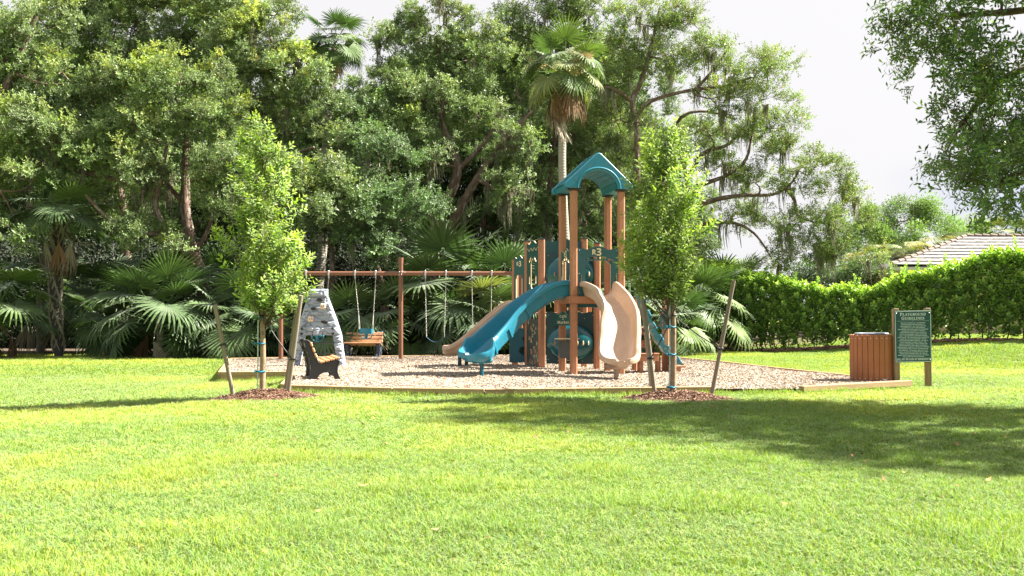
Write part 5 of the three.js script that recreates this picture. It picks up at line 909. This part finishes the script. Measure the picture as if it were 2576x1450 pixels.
function tallPalm(label, base, top, R, { deadR = R, r: rad = 0.15, green = 26, dead = 16, seed = 1, flowers = 0, tints = frondVar, bright = 1, deadMats = [M.frondDead, M.frondGrey], s = 1.15 }) {
  const rnd = mulberry(seed), P = V(base[0], terrain(base[0], -base[1]), -base[1]), T = top.clone().sub(P), t = thing('cabbage_palm', label, 'palm tree', P, 0, 'tall palms of the woods');
  mesh('trunk', tube([V(0, -0.1, 0), T.clone().multiplyScalar(0.35).add(V(0.12, 0, 0)), T.clone().multiplyScalar(0.7).add(V(-0.05, 0, 0)), T], (k) => rad * lerp(1.15, 0.92, k), 12, 16, 0.05, seed), M.palmBark, t);
  for (let i = 0; i < green; i++) { const k = i / green, el = lerp(1.2, -0.3, k ** 0.65) + (rnd() - 0.5) * 0.2, g = el > 0.75 ? FR.up : el > 0.1 ? FR.mid : FR.low; frond(t, pick(rnd, g), pick(rnd, tints), T.clone().add(V(0, 0.25 * (1 - k), 0)), i * 2.4 + rnd() * 0.5, el, R * s * (0.9 + 0.2 * rnd()) / 1.9, (rnd() - 0.5) * 0.5); }
  for (let i = 0; i < dead; i++) frond(t, pick(rnd, FR.dead), pick(rnd, deadMats), T.clone().add(V(0, 0.1 - 0.4 * rnd(), 0)), i * 2.4 + rnd(), 0.25 - 0.9 * rnd(), deadR * (0.5 + 0.65 * rnd()) / 1.9, (rnd() - 0.5) * 0.4, 'dead_frond');
  for (let i = 0; i < flowers; i++) {
    const az = i * 2.1 + 0.6, d = V(Math.sin(az), 0.45, Math.cos(az)), tip = T.clone().addScaledVector(d, R * 0.62), list = [tube([T, T.clone().addScaledVector(d, R * 0.4).add(V(0, 0.15, 0)), tip], 0.014, 5, 6)];
    for (let k = 0; k < 70; k++) { const o = tip.clone().add(V((rnd() - 0.5) * 0.75, (rnd() - 0.6) * 0.45, (rnd() - 0.5) * 0.75)); list.push(tube([tip.clone().lerp(o, 0.2), o], 0.006, 3, 1, 0, 1, false)); for (let q = 0; q < 3; q++) list.push(tube([o.clone().lerp(tip, 0.3), o.clone().add(V((rnd() - 0.5) * 0.14, (rnd() - 0.5) * 0.14, (rnd() - 0.5) * 0.14))], 0.005, 3, 1, 0, 1, false)); }
    mesh('flower_stalk', list, M.flower, t).userData.kind = 'stuff';
  }
  return t;
}
const brightFr = [M.frondYellow, ...[[0.10, 0.17, 0.022], [0.075, 0.14, 0.024]].map((c) => { const q = M.frond.clone(); q.color.setRGB(...c); return q; })];
tallPalm('tall palm with flower plumes and a skirt of brown fronds behind the tower roof', [X(1412, 33), 33], at(1420, 195, 33), 1.62, { deadR: 2.2,  r: 0.135, green: 24, dead: 30, seed: 3, flowers: 4, tints: brightFr });
tallPalm('tall palm with green fans rising above the yellow tipped oak', [X(783, 36.5), 36.5], at(842, 125, 38), 1.5, { deadR: 1.5,  r: 0.17, green: 22, dead: 12, seed: 5, tints: [...frondVar, brightFr[1]] });
{ // palm with criss-cross boots
  const base = [X(147, 33.2), 33.2], P = V(base[0], terrain(base[0], -base[1]), -base[1]), t = thing('cabbage_palm', 'palm with a trunk of criss-cross leaf boots at the lawn edge', 'palm tree', P, 0, 'tall palms of the woods'), r = mulberry(33), H = 4.7, bend = (y) => V(-0.12 * Math.sin(y * 0.7), y, 0);
  mesh('trunk', tube([0, 1, 2, 3, 4, H].map(bend), (k) => 0.16 + 0.04 * k, 10, 12, 0.15, 4), M.under, t);
  for (let i = 0; i < 150; i++) {
    const y = 0.15 + i / 150 * (H - 0.2), a = i * 2.39996, L = lerp(0.3, 0.36, y / H), rad = 0.155 + 0.03 * y / H, d = V(Math.cos(a), 0, Math.sin(a)), p = bend(y).addScaledVector(d, rad), e = p.clone().addScaledVector(d, 0.035 + 0.13 * sm(2.4, H, y)).add(V(-Math.sin(a) * (i % 2 ? 0.11 : -0.11), L, Math.cos(a) * (i % 2 ? 0.11 : -0.11)));
    mesh('leaf_boot', beam(p, e, 0.075, 0.02, 0.004), M.boot, t);
  }
  for (let i = 0; i < 46; i++) { const a = i * 2.4, el = lerp(0.15, 1.2, r()), p = bend(2.6 + 2.2 * i / 46); const d = V(Math.cos(a) * Math.cos(el), Math.sin(el), Math.sin(a) * Math.cos(el)), L = 0.8 + 0.7 * r(); mesh('dry_stalk', tube([p, p.clone().addScaledVector(d, L * 0.5).add(V(0, 0.05, 0)), p.clone().addScaledVector(d, L).add(V(0, -0.12, 0))], (k) => 0.016 * (1 - 0.6 * k), 4, 4), M.boot, t); }
  for (let i = 0; i < 16; i++) frond(t, pick(r, i % 3 ? FR.mid : FR.up), pick(r, frondVar), bend(H), i * 2.4, lerp(1.1, -0.2, i / 16), 1.15);
  for (let i = 0; i < 8; i++) frond(t, pick(r, FR.dead), i % 2 ? M.frondDead : M.frondGrey, bend(H - 0.2), i * 2.4 + 1, -0.3, 1.1, 0, 'dead_frond');
}
// fan palm clumps in the understory
const clumps = [
  [-20, 32.6, 2.5, 14, 1.45, 'fan palm clump with long drooping leaves at the lawn edge beside the boot-covered trunk'], [400, 32.6, 2.3, 26, 1.55, 'wide fan palm clump before the forked oak trunk'], [290, 34.5, 1.6, 14, 1.25, 'fan palm clump half behind the wide one before the forked oak'], [585, 33.0, 1.9, 16, 1.35, 'fan palm clump just beyond the slanting stake of the young tree'],
  [870, 33.0, 1.3, 16, 1.5, 'fan palm clump behind the slatted bench that faces the lawn'], [700, 34.5, 2.4, 12, 1.4, 'fan palm clump glimpsed above the climbing arch'], [985, 33.4, 1.7, 14, 1.35, 'fan palm clump behind the middle swing post'],
  [1110, 34.2, 3.5, 18, 1.6, 'tall fan palm clump behind the empty belt swing'], [1180, 33.2, 1.6, 12, 1.4, 'fan palm clump with yellowing leaves below the swing beam'], [1270, 34.2, 3.2, 16, 1.5, 'fan palm clump against the tower corner posts'], [1240, 32.8, 1.5, 10, 1.35, 'fan palm clump above the low tan slide'],
  [1490, 35, 3.0, 14, 1.45, 'fan palm clump seen under the gabled roof'], [1380, 35, 2.6, 14, 1.4, 'fan palm clump between the tower posts'], [1745, 37.5, 2.7, 20, 1.4, 'large fan palm clump with weeping leaves beyond the climbing ramp'], [1695, 34.6, 1.2, 14, 1.15, 'fan palm clump with pale dry tips beyond the climbing ramp foot'], [1840, 42.2, 3.6, 16, 1.5, 'fan palm clump rising over the end of the hedge'],
  [100, 36.5, 3.6, 12, 1.5, 'shaded fan palm clump behind the boot-covered trunk'], [240, 36.5, 3.0, 12, 1.4, 'shaded fan palm clump deep behind the dangling moss strand'], [560, 36.6, 3.0, 12, 1.4, 'shaded fan palm clump behind the forked oak'], [640, 33.4, 1.0, 10, 1.1, 'low fan palm clump behind the corner of the timber edging'], [1600, 36.5, 3.4, 12, 1.5, 'shaded fan palm clump behind the second staked tree'],
];
clumps.forEach(([px, d, h, n, s, label], i) => {
  const r = mulberry(700 + i), x = X(px, d), P = V(x, terrain(x, -d), -d), t = thing('fan_palm', label, 'palm', P, 0, 'fan palms under the trees'), hh = h * 0.62;
  mesh('stem', tube([V(0, -0.1, 0), V(0.05, hh * 0.5, 0), V(0, hh, 0)], (k) => 0.15, 8, 6, 0.25, i), M.boot, t);
  for (let k = 0; k < n; k++) {
    const u = k / n, el = lerp(1.2, -0.15, u) + (r() - 0.5) * 0.25, p = V((r() - 0.5) * 0.3, hh * (0.55 + 0.45 * (1 - u * 0.7)), (r() - 0.5) * 0.3);
    const g = el > 0.8 ? pick(r, FR.up) : el > 0.1 ? pick(r, FR.mid) : pick(r, FR.low);
    frond(t, g, (i === 8 && k % 3 === 0) ? M.frondYellow : (i >= 13 && i <= 15 && k % 3) ? brightFr[1 + k % 2] : pick(r, frondVar), p, k * 2.4 + r(), el, s * (0.85 + 0.3 * r()), (r() - 0.5) * 0.6);
  }
  for (let k = 0; k < (i === 14 ? 10 : 4); k++) frond(t, pick(r, FR.dead), pick(r, [M.frondDead, M.frondGrey]), V(0, hh * 0.8, 0), k * 2.4 + 1.5, -0.05 - 0.4 * r(), s * 0.8, (r() - 0.5), 'dead_frond');
});

// ---------------------------------------------------------------- hedge
{
  const cols = [[0.085, 0.21, 0.02], [0.115, 0.26, 0.022], [0.17, 0.32, 0.025], [0.24, 0.38, 0.03]], gs = [1, 2, 3].map((s) => shoot(300 + s, 14, 0.36, 0.135, 0.09, cols, { ob: true, tilt: 0.85 }));
  const t = thing('hedge', 'long clipped broad leaved green hedge before the tiled house', 'hedge', V(14, 0, -36)), r = mulberry(303), L = gs.map(() => []), stems = [];
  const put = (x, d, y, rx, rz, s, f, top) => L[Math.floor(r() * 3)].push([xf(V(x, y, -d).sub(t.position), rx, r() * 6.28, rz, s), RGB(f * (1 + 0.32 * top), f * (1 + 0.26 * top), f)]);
  for (let x = 7.3; x < 20.2; x += 0.13) {
    const d0 = hedgeAt(x), base = (d) => terrain(x, -d), H = lerp(lerp(2.65, 1.72, sm(8, 13.2, x)), 2.4, sm(14.6, 17.6, x)) + 0.5 * noise2(x * 1.1, 2, 5) + 0.15 * noise2(x * 3, 4, 6), bulge = 0.22 * noise2(x * 0.8, 9, 3);
    for (let y = 0.12; y < H; y += 0.125) { // the face towards the lawn
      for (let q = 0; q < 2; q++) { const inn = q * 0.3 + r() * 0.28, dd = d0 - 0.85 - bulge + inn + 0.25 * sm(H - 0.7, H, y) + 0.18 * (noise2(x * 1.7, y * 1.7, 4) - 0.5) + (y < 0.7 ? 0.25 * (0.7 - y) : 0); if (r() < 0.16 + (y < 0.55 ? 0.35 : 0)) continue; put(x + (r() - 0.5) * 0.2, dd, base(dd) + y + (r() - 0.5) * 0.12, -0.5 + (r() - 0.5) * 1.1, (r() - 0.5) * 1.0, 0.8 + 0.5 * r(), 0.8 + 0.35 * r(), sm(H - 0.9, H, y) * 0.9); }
    }
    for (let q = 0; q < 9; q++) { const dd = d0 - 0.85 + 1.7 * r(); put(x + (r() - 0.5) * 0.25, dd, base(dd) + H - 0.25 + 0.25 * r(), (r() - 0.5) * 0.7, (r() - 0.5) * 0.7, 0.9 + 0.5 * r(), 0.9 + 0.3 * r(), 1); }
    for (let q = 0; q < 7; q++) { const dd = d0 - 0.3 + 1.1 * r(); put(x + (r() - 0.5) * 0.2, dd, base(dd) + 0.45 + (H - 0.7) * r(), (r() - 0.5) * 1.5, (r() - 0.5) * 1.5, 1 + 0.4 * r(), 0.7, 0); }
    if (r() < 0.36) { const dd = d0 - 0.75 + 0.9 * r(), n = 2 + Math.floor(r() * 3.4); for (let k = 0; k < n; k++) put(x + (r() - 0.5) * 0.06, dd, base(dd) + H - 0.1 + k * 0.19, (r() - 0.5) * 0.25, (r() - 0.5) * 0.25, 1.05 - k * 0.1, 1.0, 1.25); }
    if (r() < 0.55) { const dd = d0 - 0.5 + 0.8 * r(), p = V(x, base(dd) - 0.05, -dd); stems.push(tube([p, p.clone().add(V((r() - 0.5) * 0.4, 0.6, (r() - 0.5) * 0.3)), p.clone().add(V((r() - 0.5) * 0.7, 1.5, (r() - 0.5) * 0.4))], (k) => 0.026 * (1 - 0.5 * k), 5, 4)); }
  }
  part('stems', stems, std([0.05, 0.04, 0.03], 0.9), t);
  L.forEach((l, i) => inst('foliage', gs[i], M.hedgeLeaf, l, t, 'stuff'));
}
// ---------------------------------------------------------------- staked young trees
function youngTree(label, base, d0, prof, trunkTop, seed, bandY, poleTop) {
  const P = base.clone(), r = mulberry(seed), t = thing('young_tree', label, 'tree', P, 0), px2x = (px) => (px - 1288) / F * d0 - P.x, y2 = (y) => EYE - (y - 800) / F * d0 - P.y;
  const cols = [[0.12, 0.24, 0.018], [0.165, 0.30, 0.022], [0.22, 0.36, 0.025], [0.30, 0.42, 0.04]];
  const gs = [1, 2, 3].map((s) => shoot(seed * 10 + s, 11, 0.25, 0.105, 0.04, cols, { tilt: 0.95 }));
  const top = prof[0], cx = (y) => { for (let i = 0; i < prof.length - 1; i++) if (y <= prof[i + 1][0] || i === prof.length - 2) { const k = (y - prof[i][0]) / (prof[i + 1][0] - prof[i][0]); return [lerp(prof[i][1], prof[i + 1][1], k), Math.max(3, lerp(prof[i][2], prof[i + 1][2], k) - 20)]; } };
  const tr = [V(0, 0.02, 0), V(0.01, 0.7, 0), V(0.0, 1.4, 0.01), V(px2x(trunkTop[0]), y2(trunkTop[1]) * 0.7, 0), V(px2x(trunkTop[0]), y2(trunkTop[1]), 0)];
  mesh('trunk', tube(tr, (k) => lerp(0.055, 0.01, k), 10, 24, 0.07, seed), M.youngBark, t);
  mesh('support_pole', tube([V(-0.07, 0.0, 0.04), V(-0.055, 1.5, 0.05), V(px2x(poleTop[0]), y2(poleTop[1]), 0.05)], 0.011, 6, 6), M.pole, t);
  for (const y of bandY) { const h = y2(y), k = h / 4.2; mesh('tie_band', [tube([...Array(13).keys()].map((i) => V(-0.02 + Math.cos(i / 12 * 6.283) * (0.068 - 0.02 * k), h + 0.008 * Math.sin(i * 2), 0.02 + Math.sin(i / 12 * 6.283) * (0.066 - 0.02 * k))), 0.014, 5, 16), bx(0.05, 0.035, 0.012, V(-0.1, h + 0.005, 0.06), 0.6, 0.003)], M.tie, t); }
  const bits = gs.map(() => []), br = [], y0 = prof[0][0], y1 = prof[prof.length - 1][0];
  const N = 58; let n = 0;
  for (let i = 0; i < N; i++) { // limbs rising outwards, each carrying side twigs with leafy shoots
    const py = lerp(y0 + 6, y1, ((i + 0.5) / N) ** 0.85), [c, w] = cx(py), a = i * 2.4 + r() * 0.8, R = w * d0 / F * (0.5 + 0.75 * r()), end = V(px2x(c) + Math.cos(a) * R, y2(py), Math.sin(a) * R), st = V(px2x(trunkTop[0]) * 0.6, Math.max(1.15, y2(py) - 0.35 - 0.85 * R), 0), mid = st.clone().lerp(end, 0.6).add(V(0, -0.1, 0));
    const cv = new THREE.QuadraticBezierCurve3(st, mid, end); br.push(tube([st, cv.getPoint(0.5), end], (k) => 0.014 * (1 - 0.75 * k), 4, 6, 0, 1, false));
    const tw = 3 + Math.round(5 * R + 1.5 * r()), tone = 0.8 + 0.4 * r();
    for (let j = 0; j < tw; j++) {
      const t = 0.35 + 0.65 * (j + r()) / tw, p0 = cv.getPoint(Math.min(1, t)), az = r() * 6.283, L = 0.14 + 0.22 * r(), p1 = p0.clone().add(V(Math.cos(az) * L, 0.10 + 0.16 * r(), Math.sin(az) * L)); if (p0.y < y2(y1) - 0.05) continue;
      br.push(tube([p0, p1], 0.004, 3, 1, 0, 1, false));
      for (let k = 0; k < 3; k++) { const p = p0.clone().lerp(p1, 0.35 + 0.3 * k + 0.1 * r()).add(V((r() - 0.5) * 0.1, (r() - 0.5) * 0.08, (r() - 0.5) * 0.1)), f = tone * (0.8 + 0.4 * r()), out = Math.atan2(p1.x - p0.x, p1.z - p0.z); bits[n++ % 3].push([xf(p, 0.5 + (r() - 0.5) * 1.0, out + (r() - 0.5) * 1.8, (r() - 0.5) * 0.9, 0.75 + 0.5 * r()), RGB(f, f, f)]); }
    }
  }
  mesh('branches', br, M.twig, t);
  bits.forEach((b, i) => inst('crown', gs[i], M.youngLeaf, b, t, 'stuff'));
  return t;
}
youngTree('staked young tree with pale green pointed crown beside the near bench', treeA.clone().add(V(0, 0.1, 0)), 16.35, [[326, 660, 8], [365, 662, 24], [410, 664, 38], [460, 665, 54], [520, 660, 78], [580, 655, 100], [640, 668, 116], [700, 682, 116], [750, 690, 98], [790, 690, 62], [815, 668, 26]], [660, 340], 5, [983, 935, 865, 800, 758], [662, 520]);
youngTree('staked young tree with bright green broad crown before the climbing ramp', treeB.clone().add(V(0, 0.1, 0)), 16.0, [[348, 1672, 8], [385, 1672, 24], [425, 1668, 42], [465, 1668, 76], [510, 1665, 98], [560, 1663, 104], [610, 1660, 98], [660, 1658, 92], [710, 1655, 80], [745, 1660, 62], [775, 1680, 36]], [1672, 360], 6, [974, 892, 823, 709], [1676, 355]);
function stake(label, foot, top, tree, tieY, knot, dk) {
  const A = at(...foot), B = at(...top), d = B.clone().sub(A), t = thing('wooden_stake', label, 'stake', A, 0, 'stakes round the young trees');
  mesh('stake_pole', tube([d.clone().multiplyScalar(-0.06), d], 0.036, 12, 2, 0.02, tieY), M.stake, t);
  const p = d.clone().multiplyScalar(dk), q = V(tree.x, tree.y + knot, tree.z + 0.03).sub(A), mid = p.clone().lerp(q, 0.5).add(V(0, -0.03, 0));
  const ringPts = [...Array(11).keys()].map((i) => p.clone().add(V(Math.cos(i / 10 * 6.283) * 0.045, 0.012 * Math.sin(i), Math.sin(i / 10 * 6.283) * 0.045)));
  mesh('strap', [tube([p.clone().add(V(0, 0, 0.04)), mid, q], 0.0095, 5, 8), tube(ringPts, 0.018, 5, 14), tube([...Array(9).keys()].map((i) => q.clone().add(V(Math.cos(i / 8 * 6.283) * 0.055, 0, -0.03 + Math.sin(i / 8 * 6.283) * 0.055))), 0.014, 5, 12)], M.black, t);
}
stake('grey wooden stake leaning away from the bench side tree', [588, 1004, 16.2], [540, 768, 15.9], treeA, 1, 1.42, 0.58);
stake('brown wooden stake standing before the dark bench end', [723, 1001, 16.3], [757, 744, 16.1], treeA, 2, 1.42, 0.38);
stake('pale wooden stake half hidden behind the brown stake', [717, 986, 17.2], [747, 772, 17.0], treeA, 3, 1.42, 0.42);
stake('grey wooden stake leaning past the tan slide', [1649, 1006, 16.2], [1619, 755, 16.0], treeB, 4, 1.42, 0.42);
stake('dark thin wooden stake half hidden in the broad young crown', [1640, 985, 17.3], [1612, 705, 17.1], treeB, 5, 1.42, 0.55);
stake('grey wooden stake standing alone before the hedge end', [1789, 1002, 16.4], [1846, 706, 16.2], treeB, 6, 1.42, 0.42);
// ---------------------------------------------------------------- house beyond the hedge
{
  const dE = 45, gy = terrain(20, -45), eaveY = EYE + 131 / F * dE, x0 = (2244 - 1288) / F * dE, ridgeY = EYE + 203 / F * 48.6, dR = 48.6, xr = (2432 - 1288) / F * dR, x1 = x0 + 16;
  const h = thing('house', 'low house with grey tiled hip roof behind the hedge', 'house', V(x0 + 4, gy, -46)), n = V(0, dR - dE, ridgeY - eaveY).normalize(), slope = Math.atan2(ridgeY - eaveY, dR - dE), LS = Math.hypot(ridgeY - eaveY, dR - dE);
  part('wall', [bx(13, 3.4, 0.25, V(x0 + 7.0, gy + 1.6, -dE - 0.8)), bx(0.25, 3.4, 8, V(x0 + 0.65, gy + 1.6, -dE - 4.7))], M.plaster, h);
  part('corner_pillar', bx(0.3, 3.3, 0.3, V(x0 + 0.62, gy + 1.6, -dE - 0.62)), M.trim, h);
  const win = part('window', bx(1.2, 1.5, 0.06, V(x0 + 2.2, gy + 2.1, -dE - 0.66)), M.trim, h); part('pane', bx(1.0, 1.3, 0.05, V(x0 + 2.2, gy + 2.1, -dE - 0.64)), M.glass, win);
  const win2 = part('window', bx(1.6, 1.5, 0.06, V(x0 + 5.6, gy + 2.1, -dE - 0.66)), M.trim, h); part('pane', bx(1.4, 1.3, 0.05, V(x0 + 5.6, gy + 2.1, -dE - 0.64)), M.glass, win2);
  part('gutter', [bx(15.6, 0.16, 0.14, V(x0 + 7.8, eaveY - 0.13, -dE - 0.02), 0, 0.03), bx(0.14, 0.16, 8, V(x0, eaveY - 0.13, -dE - 4.0), 0, 0.03)], M.trim, h);
  part('soffit', bx(15.4, 0.05, 0.9, V(x0 + 7.8, eaveY - 0.23, -dE - 0.45)), M.trim, h);
  const A = V(x0, eaveY, -dE), B = V(x1, eaveY, -dE), C = V(x1, ridgeY, -dR), D = V(xr, ridgeY, -dR), E = V(x0, eaveY, -2 * dR + dE), G = V(x1, eaveY, -2 * dR + dE);
  const rf = part('roof', fromTris([A, B, C, A, C, D, A, D, E, E, D, C, E, C, G].flatMap((v) => [v.x, v.y - 0.03, v.z])), M.under, h);
  const rows = 9, tg = cbox(0.327, 0.05, LS / rows + 0.08, 0.006), r = mulberry(61); let cnt = 0; const rest = [];
  for (let j = 0; j < rows; j++) {
    const s = (j + 0.5) / rows, y = lerp(eaveY, ridgeY, s), d = lerp(dE, dR, s), xl = lerp(x0, xr, s - 0.2 / rows);
    for (let x = xl + 0.1 + (j % 2) * 0.165; x < x1; x += 0.33) {
      const p = V(x, y + 0.045 + (hash3(j, Math.round(x * 3), 2) - 0.5) * 0.012, -d), rot = [slope - 0.11, 0, 0];
      if (cnt < 290 && x < x0 + 9.5) { const m = mesh('roof_tile', tg, r() < 0.16 ? M.roofTileWorn : M.roofTile, rf, p.clone().sub(h.position), rot); cnt++; }
      else { const g = tg.clone(); g.applyMatrix4(xf(p, rot[0])); rest.push(g); }
    }
  }
  if (rest.length) part('roof_tiles', rest, M.roofTile, rf).userData.kind = 'stuff';
  const capG = (a, b, n) => { for (let i = 0; i < n; i++) { const p = a.clone().lerp(b, (i + 0.02) / n), q = a.clone().lerp(b, (i + 1.06) / n); p.y += 0.09; q.y += 0.05; part('ridge_tile', tube([q, p], (k) => lerp(0.085, 0.105, k), 8, 1), M.ridgeTile, rf); } };
  capG(A, D, 13); capG(D, V(xr + 6, ridgeY, -dR), 15);
}
// ---------------------------------------------------------------- trees and palms beyond the hedge
const LG = 'light green trees beyond the hedge';
tree('leafy_tree', 'light green rounded tree standing behind the areca palms beyond the hedge', LG, { seed: 41, base: [X(2290, 58), 58], sprays: [lightSpray], per: 17, clump: 1.15, r0: 0.2, lobes: [[2290, 515, 80, 45, 58, 1, 0.3], [2230, 560, 70, 45, 57.5, 1, 0.2], [2350, 545, 70, 45, 58, 1, 0.3], [2290, 600, 90, 45, 57, 1, 0.1]] });
tree('leafy_tree', 'light green tree leaning behind the low sprawling oak', LG, { seed: 42, base: [X(2170, 60), 60], sprays: [lightSpray], per: 16, clump: 1.1, r0: 0.18, tint: [0.85, 0.9, 1], lobes: [[2160, 560, 60, 50, 60, 1, 0.3], [2120, 620, 60, 40, 60, 1, 0.1], [2200, 610, 50, 40, 60, 1, 0.1]] });
tree('leafy_tree', 'small light green tree just above the low end of the tiled roof', LG, { seed: 43, base: [X(2430, 60), 60], sprays: [lightSpray], per: 16, clump: 1.0, r0: 0.14, lobes: [[2440, 580, 40, 24, 60, 1, 0.4], [2400, 590, 40, 24, 60, 1, 0.3]] });
tree('leafy_tree', 'dark bushy tree in the gap between the hedge top and gutter', LG, { seed: 44, base: [X(2190, 47), 47], sprays: [lightSpray], per: 17, clump: 1.0, r0: 0.14, tint: [0.45, 0.5, 0.6], lobes: [[2180, 690, 60, 40, 47, 1, 0], [2100, 700, 60, 40, 48, 1, 0], [2240, 700, 40, 40, 48.5, 1, 0], [2020, 690, 60, 50, 49, 1, 0]] });
function feather(seed, L, n = 30) { // arching feather leaf
  const r = mulberry(seed), P = [], C = []; const ax = (t) => V(0, L * (0.75 * t - 0.62 * t * t), L * (0.25 * t + 0.6 * t * t)), put = (a, b, c, f) => { P.push(...a, ...b, ...c); for (let i = 0; i < 3; i++) C.push(f, f, f); };
  for (let i = 0; i < 8; i++) { const a = ax(i / 8), b = ax((i + 1) / 8), s = V(0.02, 0, 0); put(a.clone().add(s), a.clone().sub(s), b, 1.3); }
  for (let i = 0; i < n; i++) for (const k of [1, -1]) { const t = 0.18 + 0.82 * i / n, p = ax(t), tn = ax(t + 0.02).sub(p).normalize(), l = L * 0.34 * Math.sin(Math.PI * (0.12 + 0.83 * t)) * (0.85 + 0.3 * r()), d = V(k * 0.85, -0.12, 0).addScaledVector(tn, 0.6).normalize(), m = p.clone().addScaledVector(d, l * 0.5).add(V(0, 0.03, 0)), e = p.clone().addScaledVector(d, l).add(V(0, -0.25 * l, 0)), w = tn.clone().multiplyScalar(0.03), f = 0.7 + 0.6 * r(); put(p, m.clone().add(w), m.clone().sub(w), f); put(m.clone().add(w), e, m.clone().sub(w), f); }
  return fromTris(P, null, C);
}
const feath = [feather(1, 2.2), feather(2, 2.2), feather(3, 2.2)], arecaMat = [[0.13, 0.19, 0.03], [0.20, 0.22, 0.025], [0.27, 0.24, 0.02], [0.09, 0.14, 0.025]].map((c) => leafMat(c, 0.4, 0.3));
[[2285, 51, 4.4, 'areca palm clump with golden arching leaves beside the roof end'], [2355, 52.5, 4.8, 'areca palm clump close above the sloping hip of the roof'], [2235, 50, 3.8, 'yellowest areca palm clump between the oak and the house'], [2200, 52, 4.0, 'areca palm clump behind the yellowest one']].forEach(([px, d, h, label], i) => {
  const r = mulberry(810 + i), x = X(px, d), t = thing('areca_palm', label, 'palm', V(x, terrain(x, -d), -d), 0, 'areca palms beyond the hedge');
  for (let k = 0; k < 6; k++) mesh('stem', tube([V((r() - 0.5) * 0.7, -0.1, (r() - 0.5) * 0.7), V((r() - 0.5) * 1.0, h, (r() - 0.5) * 1.0)], 0.04, 6, 1), M.pole, t);
  for (let k = 0; k < 20; k++) { const m = mesh('frond', pick(r, feath), i === 2 ? arecaMat[k % 3] : pick(r, arecaMat), t, V((r() - 0.5) * 0.9, h * (0.75 + 0.25 * r()), (r() - 0.5) * 0.9)); m.rotation.set((r() - 0.5) * 0.5 + 0.1, k * 2.4 + r(), 0, 'YXZ'); m.scale.setScalar(0.8 + 0.45 * r()); }
});
[[2505, 595, 55, 'palm head with brown flowers just above the roof ridge'], [2575, 592, 56, 'palm head above the far part of the roof ridge']].forEach(([px, y, d, label], i) => {
  const r = mulberry(850 + i), T = at(px, y, d), x = T.x, P = V(x, terrain(x, -d), -d), t = thing('cabbage_palm', label, 'palm tree', P, 0, 'palm heads over the roof');
  mesh('trunk', tube([V(0, 0, 0), T.clone().sub(P)], 0.14, 8, 3), M.palmBark, t);
  for (let k = 0; k < 14; k++) frond(t, pick(r, k < 5 ? FR.up : FR.mid), pick(r, brightFr), T.clone().sub(P), k * 2.4, lerp(1.3, -0.2, k / 14), 0.75);
});
// ---------------------------------------------------------------- the big tree whose boughs hang in from the side
{
  const D = 15, P0 = [12.6, 14.2];
  tree('shade_tree', 'big leafy tree hanging its dark boughs in beside the open sky', undefined, {
    seed: 51, base: P0, sprays: nearSprays, per: 13, clump: 0.5, depth: 0.95, moss: 0, tint: [0.9, 1, 0.95],
    limbs: [[['base', [3150, 700, 14.3], [3060, 400, 14.4], [2900, 150, 14.6], [2750, -80, 14.8], [2620, -250, 15]], 0.36, 0.1], [[[3060, 400, 14.4], [2800, 200, 15], [2576, 172, 15.2], [2460, 260, 15.3], [2410, 330, 15.3]], 0.13, 0.03], [[[2900, 150, 14.6], [2700, 20, 15], [2540, 30, 15.2], [2400, 40, 15.4]], 0.12, 0.03], [[[3060, 400, 14.4], [2800, 380, 14], [2600, 420, 14.2], [2500, 470, 14.4]], 0.1, 0.03]],
    lobes: [[2370, 35, 70, 55, 15.3, 1, 0.35], [2295, 68, 42, 32, 15.3, 0.8, 0.2], [2450, 110, 70, 65, 15.2, 1, 0.4], [2370, 150, 52, 50, 15.3, 0.9, 0.25], [2440, 220, 68, 60, 15.2, 1, 0.3], [2535, 215, 60, 60, 15.3, 0.95, 0.3], [2400, 300, 42, 50, 15.3, 0.9, 0.1], [2480, 315, 70, 70, 15, 1, 0.4], [2560, 320, 55, 80, 14.9, 1, 0.4], [2425, 395, 45, 42, 15, 0.95, 0.15], [2500, 410, 65, 50, 15, 1, 0.3], [2445, 455, 45, 28, 14.9, 0.9, 0.05], [2515, 470, 52, 34, 14.8, 0.9, 0.1], [2530, 512, 22, 24, 14.8, 0.9, 0.05], [2575, 400, 50, 50, 14.8, 1, 0.3], [2500, -40, 120, 70, 15.5, 1], [2330, -70, 130, 50, 14.6, 1],
      [2810, 120, 170, 160, 15.5, 0.8], [2740, 330, 120, 120, 14.5, 0.8], [2900, 200, 200, 200, 15, 0.7], [3100, 100, 250, 200, 14.5, 0.7], [2700, -200, 250, 160, 15.5, 0.8], [2500, -250, 200, 130, 13.8, 0.8], [3000, -250, 300, 200, 15, 0.7], [3700, -300, 420, 350, 10.6, 0.6], [3300, -330, 330, 300, 12, 0.6], [4100, -250, 400, 350, 10, 0.6], [3200, 330, 200, 180, 13.5, 0.6], [2420, -170, 170, 110, 14.8, 0.8], [2640, -160, 200, 90, 13.2, 0.7], [2900, 50, 250, 200, 12.4, 0.6], [2830, 260, 160, 140, 13.4, 0.7], [3150, 0, 300, 250, 13, 0.6], [2800, -200, 220, 140, 14, 0.7]],
  });
}
scene.traverse((o) => { if (o.isMesh) { o.castShadow = true; o.receiveShadow = true; } });
renderer.setSize(1024, 576);
renderer.render(scene, camera);
